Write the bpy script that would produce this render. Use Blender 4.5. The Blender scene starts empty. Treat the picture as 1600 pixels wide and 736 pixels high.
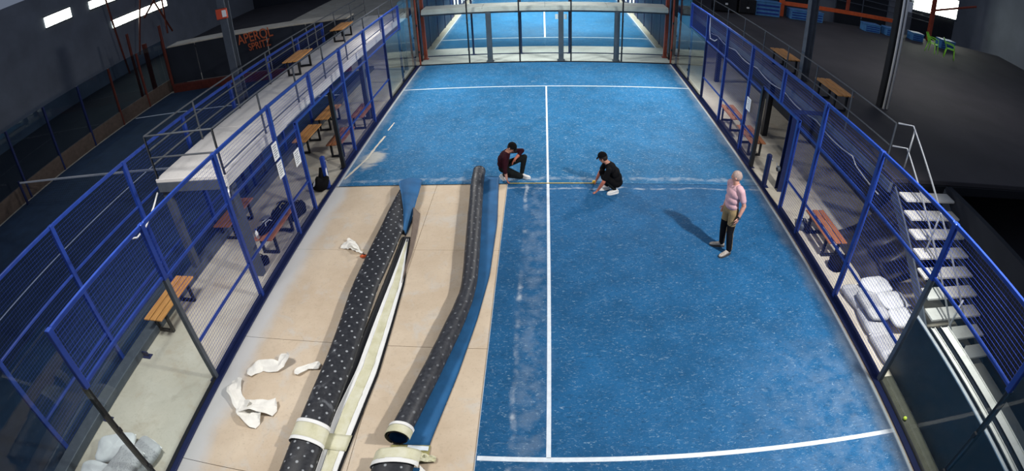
import bpy, math, random
import numpy as np
from mathutils import Vector, Matrix, noise as mnoise
random.seed(7)
scene = bpy.context.scene
# ------------------------------------------------------------------ camera
cam_d = bpy.data.cameras.new('camera'); cam = bpy.data.objects.new('camera', cam_d)
scene.collection.objects.link(cam); scene.camera = cam
cam.location = (-0.0625, -10.5064, 5.801)
cam.rotation_euler = (0.9711, 0.0359, 0.0512)
cam_d.type = 'PANO'
cam_d.sensor_fit = 'HORIZONTAL'; cam_d.sensor_width = 36.0; cam_d.sensor_height = 36.0 * 736 / 1600
cam_d.clip_end = 300
FPX = 832.33                                  # wide surveillance lens: equidistant, pixels per radian
cc = cam_d
cc.panorama_type = 'FISHEYE_LENS_POLYNOMIAL'
cc.fisheye_fov = math.pi
cc.fisheye_polynomial_k0 = 0.0
cc.fisheye_polynomial_k1 = -1.0 / (FPX * 36.0 / 1600.0)
cc.fisheye_polynomial_k2 = 0.0; cc.fisheye_polynomial_k3 = 0.0; cc.fisheye_polynomial_k4 = 0.0
# ------------------------------------------------------------------ world, lights, exposure
W = bpy.data.worlds.new('world'); scene.world = W; W.use_nodes = True
bg = W.node_tree.nodes['Background']; bg.inputs['Color'].default_value = (0.62, 0.74, 1.0, 1); bg.inputs['Strength'].default_value = 0.20
vs = scene.view_settings
vs.view_transform = 'Standard'; vs.look = 'None'; vs.gamma = 1.0; vs.exposure = 0.0; vs.use_curve_mapping = False

def spot(name, loc, target, watt, deg, blend, rad=0.18, col=(1, 0.97, 0.92)):
    L = bpy.data.lights.new(name, 'SPOT'); L.energy = watt; L.spot_size = math.radians(deg); L.spot_blend = blend
    L.shadow_soft_size = rad; L.color = col
    o = bpy.data.objects.new(name, L); scene.collection.objects.link(o); o.location = loc
    o.rotation_euler = (Vector(target) - Vector(loc)).to_track_quat('-Z', 'Y').to_euler()
    return o
spot('floodlight_right_near', (5.6, -6.4, 6.3), (-0.6, -4.2, 0), 2950, 130, 0.55)
spot('floodlight_right_far', (5.6, 6.4, 6.3), (0.2, 5.4, 0), 3500, 106, 0.85, 0.7)
spot('floodlight_left_far', (-5.6, 6.4, 6.3), (0.4, 5.8, 0), 2650, 110, 0.8, 0.7)
spot('floodlight_left_near', (-5.6, -6.4, 6.3), (-2.6, -4.6, 0), 1250, 130, 0.6, 0.7)
spot('floodlight_next_court', (0.0, 21.0, 7.5), (0.0, 21.5, 0), 9000, 104, 0.4, 0.5)
spot('floodlight_next_court_right', (5.6, 13.5, 6.3), (0.0, 15.5, 0), 1700, 92, 0.5, 0.4)
spot('floodlight_next_court_left', (-5.6, 13.5, 6.3), (0.0, 15.5, 0), 1700, 92, 0.5, 0.4)
spot('fill_neighbour_court', (-12.5, 1.0, 7.0), (-12.5, 4.0, 0), 260, 130, 0.8, 0.5)  # added unseen fill that lifts the dim left side of the hall
spot('fill_terrace', (12.5, 4.0, 7.0), (13.0, 5.0, 2), 480, 140, 0.8, 0.6)  # added unseen fill that brightens the terrace and its pipes

# ------------------------------------------------------------------ helpers
def S(r, g, b):
    f = lambda c: c / 12.92 if c <= 0.04045 else ((c + 0.055) / 1.055) ** 2.4
    return (f(r / 255), f(g / 255), f(b / 255), 1.0)
COL = scene.collection

class NT:
    def __init__(s, name, rough=0.7, metal=0.0, spec=0.35):
        s.m = bpy.data.materials.new(name); s.m.use_nodes = True; s.t = s.m.node_tree
        s.b = s.t.nodes['Principled BSDF']; s.b.inputs['Roughness'].default_value = rough
        s.b.inputs['Metallic'].default_value = metal; s.b.inputs['Specular IOR Level'].default_value = spec
        s.tc = None
    def n(s, typ, **kw):
        x = s.t.nodes.new(typ)
        for k, v in kw.items(): setattr(x, k, v)
        return x
    def link(s, a, b): s.t.links.new(a, b)
    def put(s, sock, v):
        if hasattr(v, 'is_output') or isinstance(v, bpy.types.NodeSocket): s.link(v, sock)
        else: sock.default_value = v
    def obj(s):
        if not s.tc: s.tc = s.n('ShaderNodeTexCoord')
        return s.tc.outputs['Object']
    def uv(s):
        if not s.tc: s.tc = s.n('ShaderNodeTexCoord')
        return s.tc.outputs['UV']
    def scale(s, v, sc, loc=(0, 0, 0)):
        m = s.n('ShaderNodeMapping'); m.inputs['Scale'].default_value = sc; m.inputs['Location'].default_value = loc
        s.link(v, m.inputs['Vector']); return m.outputs['Vector']
    def noise(s, scale, detail=3, vec=None, rough=0.55, dist=0.0):
        x = s.n('ShaderNodeTexNoise'); x.inputs['Scale'].default_value = scale; x.inputs['Detail'].default_value = detail
        x.inputs['Roughness'].default_value = rough; x.inputs['Distortion'].default_value = dist
        s.link(vec if vec is not None else s.obj(), x.inputs['Vector']); return x.outputs['Fac']
    def ramp(s, fac, *stops):
        r = s.n('ShaderNodeValToRGB'); e = r.color_ramp.elements
        while len(e) < len(stops): e.new(0.5)
        for k, (p, c) in enumerate(stops):
            e[k].position = p; e[k].color = c if len(c) == 4 else (*c, 1)
        s.link(fac, r.inputs['Fac']); return r.outputs['Color']
    def mask(s, fac, lo, hi):
        r = s.n('ShaderNodeMapRange'); r.interpolation_type = 'SMOOTHSTEP'
        r.inputs['From Min'].default_value = lo; r.inputs['From Max'].default_value = hi
        s.link(fac, r.inputs['Value']); return r.outputs['Result']
    def math(s, op, a, b=0.0, clamp=False):
        x = s.n('ShaderNodeMath', operation=op, use_clamp=clamp); s.put(x.inputs[0], a); s.put(x.inputs[1], b); return x.outputs[0]
    def mix(s, fac, a, b):
        x = s.n('ShaderNodeMix', data_type='RGBA'); s.put(x.inputs[0], fac); s.put(x.inputs[6], a); s.put(x.inputs[7], b); return x.outputs[2]
    def sep(s, v):
        x = s.n('ShaderNodeSeparateXYZ'); s.link(v, x.inputs[0]); return x.outputs
    def color(s, v): s.put(s.b.inputs['Base Color'], v); return s
    def rough(s, v): s.put(s.b.inputs['Roughness'], v); return s
    def bump(s, h, strength=0.3, dist=0.01):
        x = s.n('ShaderNodeBump'); x.inputs['Strength'].default_value = strength; x.inputs['Distance'].default_value = dist
        s.link(h, x.inputs['Height']); s.link(x.outputs[0], s.b.inputs['Normal']); return s

def simple(name, col, rough=0.6, metal=0.0, var=0.15, scale=6.0, bump=0.0, spec=0.35):
    t = NT(name, rough, metal, spec)
    n = t.noise(scale, 4)
    d = tuple(c * (1 - var) for c in col[:3]) + (1,); l = tuple(min(1, c * (1 + var)) for c in col[:3]) + (1,)
    t.color(t.ramp(n, (0.3, d), (0.7, l)))
    if bump: t.bump(t.noise(scale * 6, 3), bump, 0.01)
    return t.m

M = {}
# blue turf: fibres, brushed sand flecks, painted glints, sand worked into the edges and seams
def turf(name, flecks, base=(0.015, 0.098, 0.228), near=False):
    t = NT(name, 0.62, 0, 0.10); x, y, z = t.sep(t.obj())[:3]
    big = t.noise(0.35, 4); mid = t.noise(2.2, 5)
    c = t.ramp(t.math('ADD', t.math('MULTIPLY', big, 0.6), t.math('MULTIPLY', mid, 0.4)),
               (0.36, tuple(v * 0.78 for v in base)), (0.64, tuple(v * 1.28 for v in base)))
    fl = t.noise(5.5, 6, t.scale(t.obj(), (1.0, 1.9, 1)), 0.68, 0.9)
    fine = t.noise(46, 2)
    f1 = t.math('MULTIPLY', t.mask(fl, 0.60 - 0.04 * flecks, 0.80), 0.34 + 0.16 * flecks)
    c = t.mix(f1, c, (0.42, 0.58, 0.72, 1))
    sp = t.noise(9.5, 3, t.scale(t.obj(), (1, 1.6, 1), (3.1, 1.7, 0)), 0.5, 2.2)
    c = t.mix(t.math('MULTIPLY', t.mask(sp, 0.66, 0.76), 0.30), c, (0.55, 0.68, 0.78, 1))
    s3 = t.noise(17.0, 3, t.scale(t.obj(), (1, 2.6, 1), (7.7, 2.2, 0)), 0.6, 1.2)
    c = t.mix(t.math('MULTIPLY', t.mask(s3, 0.575, 0.70), 0.22 + 0.42 * flecks), c, (0.48, 0.66, 0.76, 1))  # fine pale flecks: specular glints put into the colour
    s4 = t.noise(12.0, 3, t.scale(t.obj(), (1, 2.2, 1), (1.7, 9.2, 0)), 0.6, 1.2)
    c = t.mix(t.math('MULTIPLY', t.mask(s4, 0.54, 0.68), 0.6), c, tuple(v * 0.55 for v in base) + (1,))
    wob = t.math('SUBTRACT', t.noise(1.4, 5), 0.5); frag = t.mask(t.noise(4.2, 5), 0.36, 0.62)
    def streak(coord, at, wid, amt, amp=0.5):
        d = t.math('ABSOLUTE', t.math('ADD', t.math('SUBTRACT', coord, at), t.math('MULTIPLY', wob, amp)))
        return t.math('MULTIPLY', t.math('MULTIPLY', t.math('SUBTRACT', 1.0, t.mask(d, wid * 0.15, wid)), frag), amt)
    sand = (0.60, 0.66, 0.70, 1)
    edge = t.math('MULTIPLY', t.math('SUBTRACT', t.math('ABSOLUTE', x), 5.0), -1.0)
    c = t.mix(t.math('MULTIPLY', t.math('SUBTRACT', 1.0, t.mask(t.math('ADD', edge, t.math('MULTIPLY', wob, 0.5)), 0.0, 0.34)), 0.28), c, sand)
    c = t.mix(t.math('MULTIPLY', t.math('SUBTRACT', 1.0, t.mask(edge, 0.03, 0.06)), 0.9), c, (0.72, 0.76, 0.78, 1))
    if near:
        c = t.mix(t.math('MULTIPLY', streak(x, -0.48, 0.06, 0.75, 0.22), t.mask(t.noise(0.9, 3, t.scale(t.obj(), (0, 1, 0))), 0.46, 0.60)), c, sand)
        c = t.mix(streak(x, -0.25, 0.35, 0.12, 0.4), c, sand)
        c = t.mix(streak(y, -0.20, 0.05, 0.45, 0.28), c, sand)
        c = t.mix(t.math('MULTIPLY', streak(y, -6.6, 2.4, 0.10, 0.6), t.mask(x, 2.0, 4.6)), c, sand)
    else:
        c = t.mix(streak(y, 0.24, 0.12, 0.34, 0.4), c, sand)
    if not near:
        ex = t.math('DIVIDE', t.math('ADD', x, 4.50), 0.42); ey = t.math('DIVIDE', t.math('SUBTRACT', y, 1.45), 0.62)
        er = t.math('SQRT', t.math('ADD', t.math('MULTIPLY', ex, ex), t.math('MULTIPLY', ey, ey)))
        er = t.math('ADD', er, t.math('MULTIPLY', t.math('SUBTRACT', t.noise(3.4, 6, t.scale(t.obj(), (0.6, 1.6, 1))), 0.5), 1.9))
        c = t.mix(t.math('MULTIPLY', t.math('SUBTRACT', 1.0, t.mask(er, 0.30, 1.05)), 0.85), c, (0.60, 0.58, 0.50, 1))
    t.color(t.mix(t.math('MULTIPLY', fine, 0.25), c, (0.012, 0.05, 0.15, 1)))
    t.rough(t.math('ADD', 0.50, t.math('MULTIPLY', mid, 0.25)))
    t.bump(t.math('ADD', fine, t.math('MULTIPLY', fl, 1.5)), 0.35, 0.012)
    return t.m
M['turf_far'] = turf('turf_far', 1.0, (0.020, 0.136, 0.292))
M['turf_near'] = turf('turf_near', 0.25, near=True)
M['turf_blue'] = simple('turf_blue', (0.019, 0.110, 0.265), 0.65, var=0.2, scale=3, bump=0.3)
M['turf_dim'] = simple('turf_dim', (0.013, 0.034, 0.072), 0.7, var=0.2, scale=2, bump=0.2)  # turf with the neighbouring court's low light darkened into its colour
M['line'] = simple('line', (0.66, 0.72, 0.78, 1), 0.7, var=0.08, scale=14, bump=0.2)
def concrete(name, a, b, stain, edge=False):
    t = NT(name, 0.82, 0, 0.25)
    c = t.ramp(t.noise(0.9, 6, rough=0.6), (0.32, a), (0.68, b))
    c = t.mix(t.math('MULTIPLY', t.mask(t.noise(1.7, 6, dist=0.6, rough=0.65), 0.50, 0.68), 0.5), c, stain)
    c = t.mix(t.math('MULTIPLY', t.mask(t.noise(24, 4), 0.56, 0.74), 0.30), c, tuple(v * 0.6 for v in a[:3]) + (1,))
    c = t.mix(t.math('MULTIPLY', t.mask(t.noise(7.0, 6, dist=1.0, rough=0.7), 0.52, 0.72), 0.28), c, tuple(v * 0.72 for v in a[:3]) + (1,))
    if edge:
        x, y, z = t.sep(t.obj())[:3]
        e = t.math('ADD', t.math('ADD', x, 5.0), t.math('MULTIPLY', t.math('SUBTRACT', t.noise(1.6, 4), 0.5), 0.35))
        c = t.mix(t.math('MULTIPLY', t.math('SUBTRACT', 1.0, t.mask(e, 0.12, 0.48)), 0.85), c, (0.62, 0.63, 0.63, 1))
    t.color(c); t.bump(t.noise(40, 4), 0.15, 0.006); return t.m
M['slab'] = concrete('slab', (0.50, 0.395, 0.285, 1), (0.63, 0.525, 0.40, 1), (0.54, 0.53, 0.50, 1), True)
M['walk'] = concrete('walk', (0.42, 0.385, 0.32, 1), (0.55, 0.515, 0.44, 1), (0.40, 0.33, 0.245, 1))
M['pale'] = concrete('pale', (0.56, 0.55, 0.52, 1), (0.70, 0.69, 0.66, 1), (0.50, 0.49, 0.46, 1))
M['deck'] = concrete('deck', (0.54, 0.52, 0.50, 1), (0.64, 0.62, 0.60, 1), (0.50, 0.48, 0.46, 1))
M['dark_floor'] = simple('dark_floor', (0.040, 0.037, 0.043), 0.72, var=0.18, scale=0.8)
M['joint'] = simple('joint', (0.10, 0.085, 0.07), 0.9)
M['blue'] = simple('blue_paint', (0.012, 0.042, 0.255), 0.38, 0.1, var=0.18, scale=5, spec=0.5)
M['blue_wire'] = simple('blue_wire', (0.028, 0.065, 0.38), 0.4, 0.1, var=0.1)
M['navy'] = simple('navy_paint', (0.008, 0.016, 0.075), 0.45, 0.1, spec=0.4)
M['black'] = simple('black_metal', (0.012, 0.013, 0.017), 0.45, 0.2)
M['grey_steel'] = simple('grey_steel', (0.085, 0.10, 0.125), 0.5, 0.3, var=0.12)
M['rail'] = simple('rail_steel', (0.10, 0.11, 0.125), 0.42, 0.5, var=0.12)
M['galv'] = simple('galvanised', (0.48, 0.50, 0.53), 0.4, 0.6, var=0.1)
M['orange'] = simple('orange_paint', (0.62, 0.105, 0.030), 0.5, var=0.15)
M['rust_dim'] = simple('rust_dim', (0.10, 0.020, 0.013), 0.6, var=0.2)  # darker copy of the rust paint, low light put into its colour
M['rust'] = simple('rust_paint', (0.30, 0.055, 0.030), 0.55, var=0.2)
M['white'] = simple('white_plastic', (0.78, 0.79, 0.80), 0.5, var=0.05)
def woodmat(name, a, b):
    t = NT(name, 0.5, 0, 0.4); v = t.scale(t.obj(), (14, 1.1, 14))
    t.color(t.ramp(t.noise(3.0, 5, v, dist=0.8), (0.3, a), (0.7, b))); t.bump(t.noise(9, 3, v), 0.2, 0.004); return t.m
M['wood'] = woodmat('bench_wood', (0.40, 0.17, 0.045, 1), (0.62, 0.31, 0.10, 1))
M['wood_red'] = woodmat('bench_wood_red', (0.25, 0.085, 0.035, 1), (0.40, 0.16, 0.065, 1))
def backing(name='turf_backing', dots=0.62, rgh=0.36, lum=1.0):
    t = NT(name, 0.5, 0, 0.4); u, v, _ = t.sep(t.uv())[:3]
    row = t.math('FLOOR', t.math('DIVIDE', v, 0.105))
    uu = t.math('ADD', t.math('DIVIDE', u, 0.20), t.math('MULTIPLY', t.math('MODULO', row, 2.0), 0.5))
    uu = t.math('ADD', uu, t.math('MULTIPLY', t.math('SINE', t.math('MULTIPLY', row, 5.3)), 0.16))
    du = t.math('MULTIPLY', t.math('SUBTRACT', t.math('FRACT', uu), 0.5), 0.20)
    dv = t.math('MULTIPLY', t.math('SUBTRACT', t.math('FRACT', t.math('DIVIDE', v, 0.105)), 0.5), 0.105)
    r = t.math('SQRT', t.math('ADD', t.math('MULTIPLY', du, du), t.math('MULTIPLY', dv, dv)))
    r = t.math('ADD', r, t.math('MULTIPLY', t.math('SUBTRACT', t.noise(9, 3), 0.5), 0.028))
    dot = t.math('MULTIPLY', t.math('SUBTRACT', 1.0, t.mask(r, 0.009, 0.023)), dots)
    n = t.noise(18, 4); c = t.ramp(n, (0.3, (0.014 * lum, 0.015 * lum, 0.019 * lum)), (0.7, (0.030 * lum, 0.032 * lum, 0.038 * lum)))
    sm = t.math('MULTIPLY', t.mask(t.noise(3.0, 6, dist=0.5), 0.62, 0.75), 0.30)
    c = t.mix(sm, c, (0.34, 0.36, 0.39, 1)); c = t.mix(dot, c, (0.52, 0.55, 0.58, 1))
    t.color(c); t.rough(t.math('ADD', rgh, t.math('MULTIPLY', n, 0.25))); t.bump(t.noise(70, 3), 0.25, 0.004); return t.m
M['backing'] = backing()
M['backing_gloss'] = backing('turf_backing_glossy', 0.22, 0.34, 1.4)  # lighter base than the other rolls, broad sheen put into the colour
M['backing_edge'] = simple('backing_edge', (0.013, 0.014, 0.017), 0.6)
def tapemat():
    t = NT('seam_tape_glue', 0.55, 0, 0.4)
    c = t.ramp(t.noise(5, 6, dist=0.4), (0.28, (0.50, 0.48, 0.31)), (0.5, (0.62, 0.60, 0.42)), (0.75, (0.70, 0.69, 0.55)))
    t.color(c); t.bump(t.noise(22, 4), 0.5, 0.01); return t.m
M['glue'] = tapemat()
M['olive'] = simple('olive_glue', (0.24, 0.22, 0.085), 0.6, var=0.35, scale=9, bump=0.4)
M['ledge'] = simple('ledge', (0.045, 0.046, 0.034), 0.8, var=0.2)
M['tape_white'] = simple('tape_white', (0.80, 0.80, 0.78), 0.55, var=0.05)
M['paper'] = simple('torn_tape_paper', (0.80, 0.78, 0.72), 0.6, var=0.08, scale=8)
def glassmat(name, tint, ior=1.5):
    m = bpy.data.materials.new(name); m.use_nodes = True; t = m.node_tree; t.nodes.clear()
    o = t.nodes.new('ShaderNodeOutputMaterial'); mx = t.nodes.new('ShaderNodeMixShader'); fr = t.nodes.new('ShaderNodeFresnel')
    fr.inputs['IOR'].default_value = ior
    tr = t.nodes.new('ShaderNodeBsdfTransparent'); tr.inputs['Color'].default_value = tint
    gl = t.nodes.new('ShaderNodeBsdfGlossy'); gl.inputs['Roughness'].default_value = 0.02; gl.inputs['Color'].default_value = (0.9, 0.95, 0.95, 1)
    ge = t.nodes.new('ShaderNodeNewGeometry'); iv = t.nodes.new('ShaderNodeMath'); iv.operation = 'SUBTRACT'; iv.inputs[0].default_value = 1.0
    ml = t.nodes.new('ShaderNodeMath'); ml.operation = 'MULTIPLY'; t.links.new(ge.outputs['Backfacing'], iv.inputs[1])   # one reflection per pane, none from its inner side
    t.links.new(fr.outputs[0], ml.inputs[0]); t.links.new(iv.outputs[0], ml.inputs[1]); t.links.new(ml.outputs[0], mx.inputs[0]); t.links.new(tr.outputs[0], mx.inputs[1]); t.links.new(gl.outputs[0], mx.inputs[2]); t.links.new(mx.outputs[0], o.inputs[0])
    return m
M['glass'] = glassmat('court_glass', (0.93, 0.965, 0.96, 1), 1.42)
M['glass_dark'] = glassmat('neighbour_glass', (0.60, 0.68, 0.74, 1))
def emit(name, col, st):
    m = bpy.data.materials.new(name); m.use_nodes = True; b = m.node_tree.nodes['Principled BSDF']
    b.inputs['Base Color'].default_value = (0, 0, 0, 1); b.inputs['Emission Color'].default_value = col; b.inputs['Emission Strength'].default_value = st; return m
M['daylight'] = emit('daylight_window', (0.95, 1.0, 0.86, 1), 8.0)
M['lamp'] = emit('lamp_face', (1, 0.98, 0.94, 1), 6.0)
M['wall_grey'] = simple('wall_grey', (0.15, 0.17, 0.21), 0.8, var=0.15, scale=0.6)
M['wall_dark'] = simple('wall_dark', (0.016, 0.020, 0.030), 0.8, var=0.25, scale=0.7)
M['brown'] = simple('brown_board', (0.075, 0.055, 0.045), 0.75, var=0.2)
M['tarp'] = simple('black_tarp', (0.042, 0.041, 0.044), 0.38, var=0.3, scale=3, spec=0.6)
M['sack'] = None
def sackmat():
    t = NT('woven_sack', 0.6, 0, 0.35); u, v, _ = t.sep(t.uv())[:3]
    c = t.ramp(t.noise(4, 4), (0.3, (0.36, 0.37, 0.39)), (0.7, (0.50, 0.51, 0.53)))
    inside = t.math('MULTIPLY', t.mask(u, 0.30, 0.34), t.math('SUBTRACT', 1.0, t.mask(u, 0.80, 0.84)))
    txt = t.mask(t.noise(9, 2, t.scale(t.uv(), (9.0, 2.0, 1))), 0.52, 0.58)
    c = t.mix(t.math('MULTIPLY', inside, 0.45), c, (0.30, 0.31, 0.33, 1)); c = t.mix(t.math('MULTIPLY', t.math('MULTIPLY', inside, txt), 0.55), c, (0.12, 0.12, 0.14, 1))
    t.color(c); t.bump(t.noise(8, 4), 0.5, 0.03); return t.m
M['sack'] = sackmat()
M['sack_white'] = simple('plain_sack', (0.60, 0.62, 0.64), 0.55, var=0.08, scale=5, bump=0.3)
M['sand'] = simple('loose_sand', (0.66, 0.62, 0.52), 0.9, var=0.12, scale=9, bump=0.4)
M['yellow'] = simple('tape_measure_yellow', (0.74, 0.50, 0.06), 0.45, var=0.05)
M['green'] = simple('green_plastic', (0.26, 0.66, 0.05), 0.45, var=0.1)
M['crate'] = simple('blue_crate', (0.060, 0.20, 0.44), 0.55, var=0.2)
M['ball'] = simple('ball_felt', (0.45, 0.55, 0.06), 0.9, var=0.1)
M['sign_red'] = simple('sign_orange', (0.55, 0.075, 0.035), 0.5, var=0.06)
M['letter'] = simple('letter_orange', (0.42, 0.10, 0.042), 0.5, var=0.06)
M['letter_pink'] = simple('letter_pink', (0.42, 0.20, 0.28), 0.5, var=0.06)
# people
M['skin'] = simple('skin', (0.46, 0.22, 0.15), 0.5, var=0.08, scale=20)
M['skin_red'] = simple('skin_ruddy', (0.50, 0.16, 0.10), 0.5, var=0.08, scale=20)
M['skin_pale'] = simple('skin_pale', (0.56, 0.29, 0.22), 0.5, var=0.08, scale=20)
M['maroon'] = simple('maroon_knit', (0.030, 0.006, 0.011), 0.9, var=0.2, scale=30, bump=0.3, spec=0.12)
M['cap_black'] = simple('cap_black', (0.0045, 0.0045, 0.0055), 0.9, spec=0.12)
M['trouser_dark'] = simple('trouser_dark', (0.009, 0.011, 0.011), 0.9, var=0.2, spec=0.12)
M['tee_black'] = simple('tee_black', (0.0045, 0.0045, 0.0055), 0.9, var=0.2, scale=16, bump=0.2, spec=0.12)
M['pink'] = simple('pink_polo', (0.54, 0.33, 0.37), 0.75, var=0.10, scale=9, bump=0.2)
M['khaki'] = simple('khaki_cloth', (0.225, 0.165, 0.085), 0.9, var=0.12, scale=14)
M['work_black'] = simple('work_black', (0.008, 0.008, 0.010), 0.9, var=0.2, spec=0.12)
M['hair_grey'] = simple('hair_grey', (0.33, 0.25, 0.225), 0.7, var=0.25, scale=40, bump=0.4)
M['hair_dark'] = simple('hair_dark', (0.020, 0.014, 0.012), 0.6, var=0.3, scale=40, bump=0.4)
M['shoe_white'] = simple('shoe_white', (0.70, 0.69, 0.68), 0.5, var=0.08)
M['shoe_grey'] = simple('shoe_grey', (0.34, 0.31, 0.28), 0.6, var=0.35, scale=30)
M['sole'] = simple('sole', (0.05, 0.05, 0.05), 0.7)
M['eye'] = simple('eye', (0.02, 0.015, 0.012), 0.2)
M['lip'] = simple('lip', (0.33, 0.10, 0.09), 0.5)

class MB:
    def __init__(s): s.v = []; s.f = []; s.mi = []; s.uv = {}
    def add(s, vs, fs, mi=0):
        o = len(s.v); s.v += [tuple(p) for p in vs]; s.f += [tuple(i + o for i in f) for f in fs]; s.mi += [mi] * len(fs); return s
    def box(s, lo, hi, mi=0):
        x0, y0, z0 = lo; x1, y1, z1 = hi
        return s.add([(x0, y0, z0), (x1, y0, z0), (x1, y1, z0), (x0, y1, z0), (x0, y0, z1), (x1, y0, z1), (x1, y1, z1), (x0, y1, z1)],
                     [(0, 3, 2, 1), (4, 5, 6, 7), (0, 1, 5, 4), (1, 2, 6, 5), (2, 3, 7, 6), (3, 0, 4, 7)], mi)
    def cbox(s, lo, hi, c=0.006, mi=0):        # box with chamfered edges
        (x0, y0, z0), (x1, y1, z1) = lo, hi; V = []; c = min(c, (x1 - x0) * .4, (y1 - y0) * .4, (z1 - z0) * .4)
        for z, i in ((z0, c), (z0 + c, 0), (z1 - c, 0), (z1, c)):
            a = c if i == 0 else c + i * 0.0; k = c if i else 0
            xa, xb, ya, yb = x0 + k, x1 - k, y0 + k, y1 - k
            V += [(xa + c, ya, z), (xb - c, ya, z), (xb, ya + c, z), (xb, yb - c, z), (xb - c, yb, z), (xa + c, yb, z), (xa, yb - c, z), (xa, ya + c, z)]
        F = [tuple(reversed(range(8))), tuple(range(24, 32))]
        for r in range(3):
            for k in range(8): F.append((r * 8 + k, r * 8 + (k + 1) % 8, r * 8 + 8 + (k + 1) % 8, r * 8 + 8 + k))
        return s.add(V, F, mi)
    def tube(s, pts, r, n=8, mi=0, cap=True):
        pts = [Vector(p) for p in pts]; rs = r if isinstance(r, (list, tuple)) else [r] * len(pts); V = []; prev = None
        for i, p in enumerate(pts):
            d = (pts[min(i + 1, len(pts) - 1)] - pts[max(i - 1, 0)]).normalized()
            if prev is None:
                a = Vector((0, 0, 1)) if abs(d.z) < 0.9 else Vector((1, 0, 0)); u = d.cross(a).normalized()
            else:
                u = (prev - d * prev.dot(d)).normalized()
            prev = u; w = d.cross(u)
            off = math.pi / n if n == 4 else 0
            V += [p + (u * math.cos(2 * math.pi * k / n + off) + w * math.sin(2 * math.pi * k / n + off)) * rs[i] for k in range(n)]
        F = [(i * n + k, i * n + (k + 1) % n, i * n + n + (k + 1) % n, i * n + n + k) for i in range(len(pts) - 1) for k in range(n)]
        if cap: F += [tuple(reversed(range(n))), tuple(range((len(pts) - 1) * n, len(pts) * n))]
        return s.add(V, F, mi)
    def ell(s, c, ax, nu=14, nv=9, mi=0, vmin=0.0, vmax=1.0):
        c = Vector(c); A = [Vector(a) for a in ax]; V = []
        for j in range(nv + 1):
            t = math.pi * (vmin + (vmax - vmin) * j / nv)
            for k in range(nu):
                ph = 2 * math.pi * k / nu
                V.append(c + A[0] * (math.sin(t) * math.cos(ph)) + A[1] * (math.sin(t) * math.sin(ph)) + A[2] * math.cos(t))
        F = [(j * nu + k, (j + 1) * nu + k, (j + 1) * nu + (k + 1) % nu, j * nu + (k + 1) % nu) for j in range(nv) for k in range(nu)]
        return s.add(V, F, mi)
    def sheet(s, grid, th, mi_top=0, mi_bot=None, mi_edge=None, uvs=None, normal=None):
        # grid[i][j] points; a second layer offset by -th along the surface normal: a real sheet with thickness
        mi_bot = mi_top if mi_bot is None else mi_bot; mi_edge = mi_bot if mi_edge is None else mi_edge
        n, m = len(grid), len(grid[0]); G = [[Vector(p) for p in r] for r in grid]; N = []
        for i in range(n):
            r = []
            for j in range(m):
                a = G[min(i + 1, n - 1)][j] - G[max(i - 1, 0)][j]; b = G[i][min(j + 1, m - 1)] - G[i][max(j - 1, 0)]
                q = a.cross(b); r.append(q.normalized() if q.length > 1e-9 else Vector((0, 0, 1)))
            N.append(r)
        o = len(s.v)
        top = [G[i][j] for i in range(n) for j in range(m)]; bot = [G[i][j] - N[i][j] * th for i in range(n) for j in range(m)]
        F = []; MI = []; b0 = n * m
        for i in range(n - 1):
            for j in range(m - 1):
                a, b, c, d = i * m + j, (i + 1) * m + j, (i + 1) * m + j + 1, i * m + j + 1
                F.append((a, b, c, d)); MI.append(mi_top); F.append((b0 + d, b0 + c, b0 + b, b0 + a)); MI.append(mi_bot)
        def rim(L):
            for a, b in zip(L[:-1], L[1:]): F.append((b, a, b0 + a, b0 + b)); MI.append(mi_edge)
        rim([i * m for i in range(n)][::-1]); rim([i * m + m - 1 for i in range(n)]); rim([j for j in range(m)]); rim([(n - 1) * m + j for j in range(m)][::-1])
        if uvs:
            for i in range(n):
                for j in range(m): s.uv[o + i * m + j] = uvs[i][j]; s.uv[o + b0 + i * m + j] = uvs[i][j]
        s.v += [tuple(p) for p in top + bot]; s.f += [tuple(k + o for k in f) for f in F]; s.mi += MI; return s
    def mesh(s, name, mats, smooth=False):
        me = bpy.data.meshes.new(name); me.from_pydata(s.v, [], s.f)
        for m in (mats if isinstance(mats, (list, tuple)) else [mats]): me.materials.append(M[m] if isinstance(m, str) else m)
        me.polygons.foreach_set('material_index', s.mi)
        if s.uv:
            L = me.uv_layers.new(name='UVMap')
            for lp in me.loops: L.data[lp.index].uv = s.uv.get(lp.vertex_index, (0, 0))
        if smooth: me.polygons.foreach_set('use_smooth', [True] * len(me.polygons))
        me.update(); return me
    def build(s, name, mats, parent=None, smooth=False, **tags):
        o = bpy.data.objects.new(name, s.mesh(name, mats, smooth)); COL.objects.link(o)
        if parent: o.parent = parent
        for k, v in tags.items(): o[k] = v
        return o

def put(name, mesh, parent=None, loc=(0, 0, 0), rot=(0, 0, 0), **tags):
    o = bpy.data.objects.new(name, mesh); COL.objects.link(o); o.location = loc; o.rotation_euler = rot
    if parent: o.parent = parent
    for k, v in tags.items(): o[k] = v
    return o
def thing(name, label, category, loc=(0, 0, 0), rz=0.0, group=None):
    o = bpy.data.objects.new(name, None); COL.objects.link(o); o.location = loc; o.rotation_euler = (0, 0, rz)
    o.empty_display_size = 0.1; o['label'] = label; o['category'] = category
    if group: o['group'] = group
    return o
def struct(o): o['kind'] = 'structure'; return o
def copy_thing(src, loc, rz, label, group=None):
    r = src.copy(); COL.objects.link(r); r.location = loc; r.rotation_euler = (0, 0, rz); r['label'] = label
    if group: r['group'] = group
    for ch in list(src.children):
        c = ch.copy(); COL.objects.link(c); c.parent = r
        for g in list(ch.children):
            d = g.copy(); COL.objects.link(d); d.parent = c
    return r
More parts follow.
